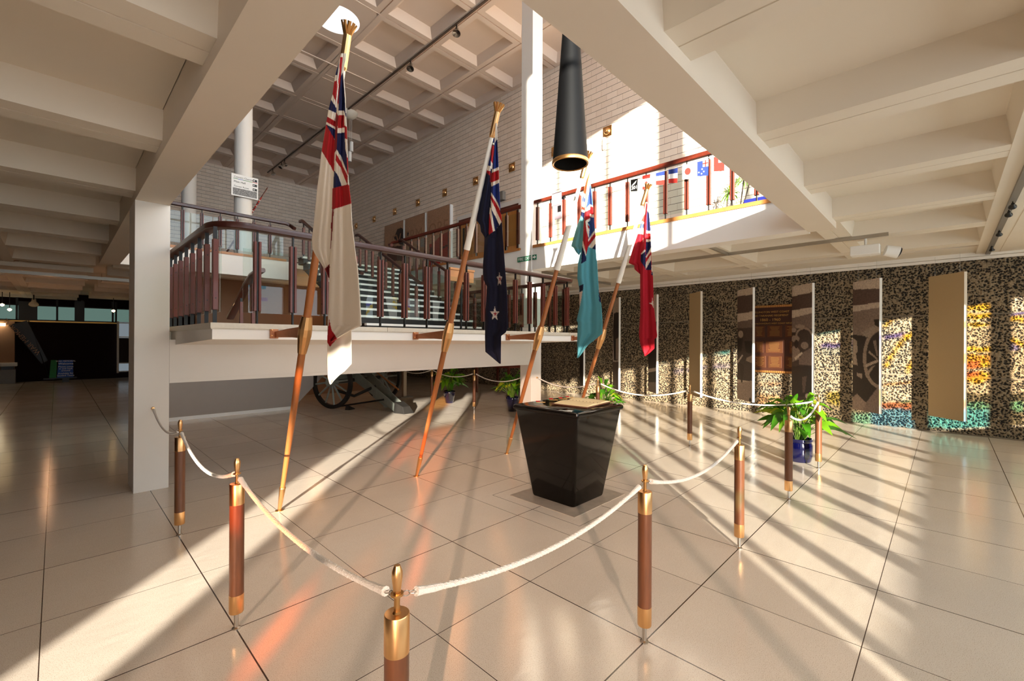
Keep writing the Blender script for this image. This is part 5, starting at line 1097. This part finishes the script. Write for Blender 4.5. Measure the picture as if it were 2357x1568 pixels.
# lectern on the landing
t = thing('lectern', (6.0, 5.2, ZL), 'light wooden lectern standing on the landing behind the glass', 'lectern')
q = [on(*p_, 1, 5.6) for p_ in ((1035, 615), (1091, 623), (1090, 652), (1037, 646))]
t.location = (q[0].x+.15, 5.6, ZL); t['_o'] = tuple(t.location)
MB().prism(q, (0, .04, 0)).build('desk', 'wood_strip', t); MB().prism([q[0]+Vector((0, -.02, 0)), q[1]+Vector((0, -.02, 0)), q[1]+Vector((0, -.02, -.03)), q[0]+Vector((0, -.02, -.03))], (0, .08, 0)).build('ledge', 'wood_strip', t)
xm = (q[0].x+q[1].x)/2; MB().tube((xm, 5.62, ZL+.01), (xm, 5.62, q[2].z), .018, n=10).build('post', 'blacksteel', t); MB().lathe((xm, 5.62, ZL), [(0, 0), (.16, .001), (.16, .012), (0, .02)], 20).build('base', 'blacksteel', t)
# ---------------------------------------------------------------- ceiling tracks and lamps
def lamp(loc, aim, label, mat='steel', s_=1, group=None, drop=.16):
    t = thing('spotlight', loc, label, 'spotlight', group); p = Vector(loc); d = (Vector(aim)-p).normalized()
    MB().tube(p, p+Vector((0, 0, -drop)), .012*s_, n=6).build('stem', 'blacksteel', t); q = p+Vector((0, 0, -drop))
    MB().lathe(q, [(0, -.08*s_), (.03*s_, -.075*s_), (.04*s_, 0), (.075*s_, .05*s_), (.078*s_, .075*s_), (.06*s_, .07*s_), (0, .05*s_)], 18, axis=d).build('lamp_head', mat, t); return t
pm('track_brown', (96, 78, 64), .5)
def track(p0, p1, label, w=.04, mt='track_brown', h=.03):
    p0, p1 = Vector(p0), Vector(p1); d = p1-p0; n_ = Vector((-d.y, d.x, 0)).normalized()*w
    return tag(MB().obox((p0+p1)/2, d, n_, (0, 0, h)).build('lighting_track', mt, origin=p0), label, 'lighting track')
XT = 6.615
track((XT, 6.4, ZC-.026), (XT, 21.9, ZC-.026), 'long dark lighting track along the high coffered ceiling')
for (px, py), lab, ai in (((1051, 70), 'silver spotlight nearest on the high track', (4, 6, 0)), ((945, 150), 'second silver spotlight on the high track', (4, 8, 0)), ((655, 372), 'far spotlight on the high track, right of a close pair', (8, 18, 4)), ((648, 377), 'far spotlight on the high track, left of a close pair', (4, 18, 4)), ((628, 399), 'farthest spotlight at the end of the high track', (8, 20, 4))):
    y = on(px, py, 0, XT).y; lamp((XT, y, ZC-.035), ai, lab, 'steel', 1.25)
track((3.7, 12.05, ZC-.012), (6.5, 12.05, ZC-.012), 'thin conduit crossing the coffered ceiling near the skylight', .03, 'coffer_up', .02)
t = thing('ceiling_dome', (6.75, 14.2, ZC), 'cream dome fitting on the high ceiling beside the first flag', 'dome'); MB().lathe((6.75, 14.2, ZC-.001), [(.28, 0), (.26, -.08), (.18, -.16), (.08, -.2), (0, -.21)], 28).build('dome_cover', 'offwhite', t)
for k, (z0, z1, lab) in enumerate(((7.90, 8.22, 'upper white cylinder lamp hanging beside the first flag'), (7.55, 7.87, 'lower white cylinder lamp hanging beside the first flag'))):
    dx = .0 if k == 0 else -.06; t = thing('pendant_lamp', (6.85+dx, 14.2, z1), lab, 'pendant lamp', 'pair of hanging cylinder lamps')
    MB().lathe((6.85+dx, 14.2, 0), [(0, z0), (.055, z0), (.055, z1), (0, z1)], 20).build('shade', 'white', t); MB().tube((6.85+dx, 14.2, z1), (6.85+dx, 14.2, ZC+.0), .004, n=5).build('wire', 'white', t)
track((8.15, .58, 3.135), (8.15, 6.2, 3.135), 'grey lighting track running along the ceiling above the hanging panels', .03, 'aluminium', .05); track((7.15, 2.72, 3.135), (8.13, 2.72, 3.135), 'short grey track joining the long one under the mezzanine', .03, 'aluminium', .05); track((7.2, 6.4, 3.135), (10.3, 6.4, 3.135), 'grey lighting track behind the third flag', .03, 'aluminium', .05)
track((3.2, -.5, 3.115), (11.0, -.5, 3.115), 'dark twin lighting track at the far right of the ceiling', .055, 'grey', .03)
for (px, py), lab in (((2331, 466), 'black spotlight nearest on the right ceiling track'), ((2322, 486), 'black spotlight second on the right ceiling track'), ((2300, 529), 'black spotlight third on the right ceiling track'), ((2283, 566), 'black spotlight farthest on the right ceiling track')):
    q = on(px, py, 1, -.5); lamp((q.x, -.5, 3.10), (11, -.6, 1.5), lab, 'black', .42, drop=.04)
t = thing('projector', (8.3, .62, 3.05), 'white projector with a round lens head under the right ceiling', 'projector'); c0 = on(2012, 575, 1, .75)
MB().obox(c0+Vector((0, .1, 0)), (.2, 0, 0), (0, .34, 0), (0, 0, .14)).build('housing', 'white', t, bevel=.01); MB().tube(c0+Vector((.05, -.12, -.02)), c0+Vector((.10, -.26, -.06)), .075, .085, n=20).build('lens_head', 'white', t); MB().tube(c0+Vector((.102, -.262, -.06)), c0+Vector((.106, -.27, -.063)), .07, n=20).build('lens', 'black', t); MB().tube(c0+Vector((0, .1, .06)), c0+Vector((0, .1, 3.165-c0.z)), .015, n=8).build('mount', 'white', t); t.location = t.location
for px, py in ((1704, 636), (1730, 632), (1826, 625), (2155, 597), (2212, 585)):
    pass
# ---------------------------------------------------------------- dark foyer at left
def at24(px, py): return on(px, py, 1, 24.4)
t = thing('display_cabinet', (1.98, 24.4, 0), 'lit glass display cabinet at the far end of the foyer', 'cabinet')
MB().box(1.76, 2.35, 24.45, 24.59, .26, 2.32).build('back', 'cabinet_light', t)
for z in (.28, .62, 1.7, 2.28): MB().box(1.76, 2.35, 24.3, 24.45, z-.02, z+.02).build('shelf', 'aluminium', t)
MB().box(1.74, 1.80, 24.28, 24.45, .22, 2.34).build('side_frame', 'white', t); MB().box(1.8, 2.35, 24.36, 24.44, .64, 1.66).build('dark_display', 'posterdark', t)
t = thing('information_stand', (.27, 23.4, 0), 'blue WAR MEMORIAL welcome stand in the dark foyer', 'sign stand')
a, b_, c_, d = [on(*q, 1, 23.4) for q in ((135, 829), (168, 829), (169, 868), (131, 870))]
MB().prism([a, b_, c_, d], (0, .03, 0)).build('board', 'sign_blue', t); MB().prism([d+Vector((-.35, .1, -.02)), c_+Vector((.1, .1, -.02)), c_+Vector((.1, .1, -.06)), d+Vector((-.35, .1, -.06))], (0, .3, 0)).build('foot', 'black', t); MB().box(a.x+.1, b_.x-.1, 23.45, 23.6, 0, d.z).build('base', 'black', t); MB().prism([a+Vector((-.2, .05, 0)), a+Vector((-.04, .05, 0)), d+Vector((-.02, .05, 0)), d+Vector((-.2, .05, 0))], (0, .02, 0)).build('side_wing', 'green', t)
cx_ = (a.x+b_.x)/2
for tx, v, sz in (('WAR MEMORIAL', .04, .07), ('Welcome', .2, .1), ('Please come', .36, .08), ('in and look', .47, .08), ('around', .58, .08), ('Available for', .74, .08), ('Guided Tours', .86, .08)):
    text_mesh('lettering', tx, 'white', t, sz, (cx_, 23.396, a.z+(d.z-a.z)*(v+.06)), X_, Zv, .001, 'CENTER')
t = thing('foyer_banner', (-.9, 23.8, 2.2), 'dark leaning banner lettered WAR MEMORIAL, seen from behind', 'banner'); q = [on(*p_, 1, 23.8) for p_ in ((20, 748), (62, 738), (110, 830), (96, 838))]
MB().prism(q, (0, .02, 0)).build('cloth', 'bluepot' if 0 else 'black', t); dr = (q[2]-q[1]).normalized(); text_mesh('lettering', 'WAR MEMORIAL', 'postertan', t, .2, tuple(on(94, 812, 1, 23.78)), tuple((on(34, 752, 1, 23.78)-on(94, 812, 1, 23.78))), tuple(Vector((-.7, 0, -.7))), .001)
MB().tube(q[1]+Vector((.04, .02, 0)), on(112, 868, 1, 23.8), .015, n=6).build('pole', 'blacksteel', t)
t = thing('waste_bin', (-1.2, 24.1, 0), 'pale square bin at the far left of the foyer', 'bin'); MB().box(-1.40, -1.02, 23.9, 24.25, 0.002, .5).build('body', 'grey', t); MB().box(-1.44, -.98, 23.86, 24.3, .62, .74).build('lid', 'offwhite', t); MB().box(-1.36, -1.06, 23.95, 24.2, .5, .62).build('neck', 'black', t)
struct(MB().box(-9, -1.06, 24.3, 24.6, 0, 2.24), 'wall_recess', 'wall_tan')
t = thing('tube_light', (-1.35, 24.2, 2.1), 'glowing wall tube light at the left edge of the foyer', 'lamp'); MB().box(-1.8, -1.28, 24.2, 24.29, 2.06, 2.16).build('tube', 'tubelamp', t)
point_light('tube_glow', (-1.5, 24.0, 2.0), 3, (1, .85, .6), .1)
for (x, y, lab) in ((-.55, 22.6, 'foyer spotlight left of the beam, over the transom'), (2.2, 23.0, 'foyer spotlight just left of the pillar edge')):
    lamp((x, y, 3.13), (x, y-2, 0), lab, 'offwhite', 1.6, 'foyer ceiling spotlights', .25)
for k, (px, py, lab) in enumerate(((5, 702, 'small glowing foyer bulb at the left edge'), (22, 713, 'small glowing foyer bulb beside the black speaker'), (261, 716, 'small glowing foyer bulb in front of the transom windows'))):
    q = on(px, py, 1, 22); t = thing('ceiling_bulb', tuple(q), lab, 'bulb', 'glowing foyer bulbs'); MB().lathe(q, [(0, -.05), (.045, -.02), (.05, .02), (0, .05)], 12).build('bulb', 'lamp', t); MB().tube(q+Vector((0, 0, .04)), (q.x, q.y, 3.13), .01, n=5).build('stem', 'blacksteel', t)
for x, y in ((-.15, 15.3), (-.15, 18.6), (1.6, 16.2), (-1.3, 17.2)): point_light('foyer_uplight', (x, y, 2.3), 3.5, (1, .52, .26), .04)
point_light('understair_light', (5.0, 12.4, 2.6), 7, (1, .5, .22), .2)
point_light('recess_light', (3.2, 8.2, 2.9), 3, (1, .6, .35), .1)
tag(MB().box(-9, XW-.3, 14.05, 14.12, 2.98, 3.05).build('ceiling_rail', 'aluminium'), None, None, kind='structure')
struct(MB().box(-9, .56, 13.3, 13.9, ZB, ZR+.01), 'ceiling_crossbeam', 'coffer')
#END
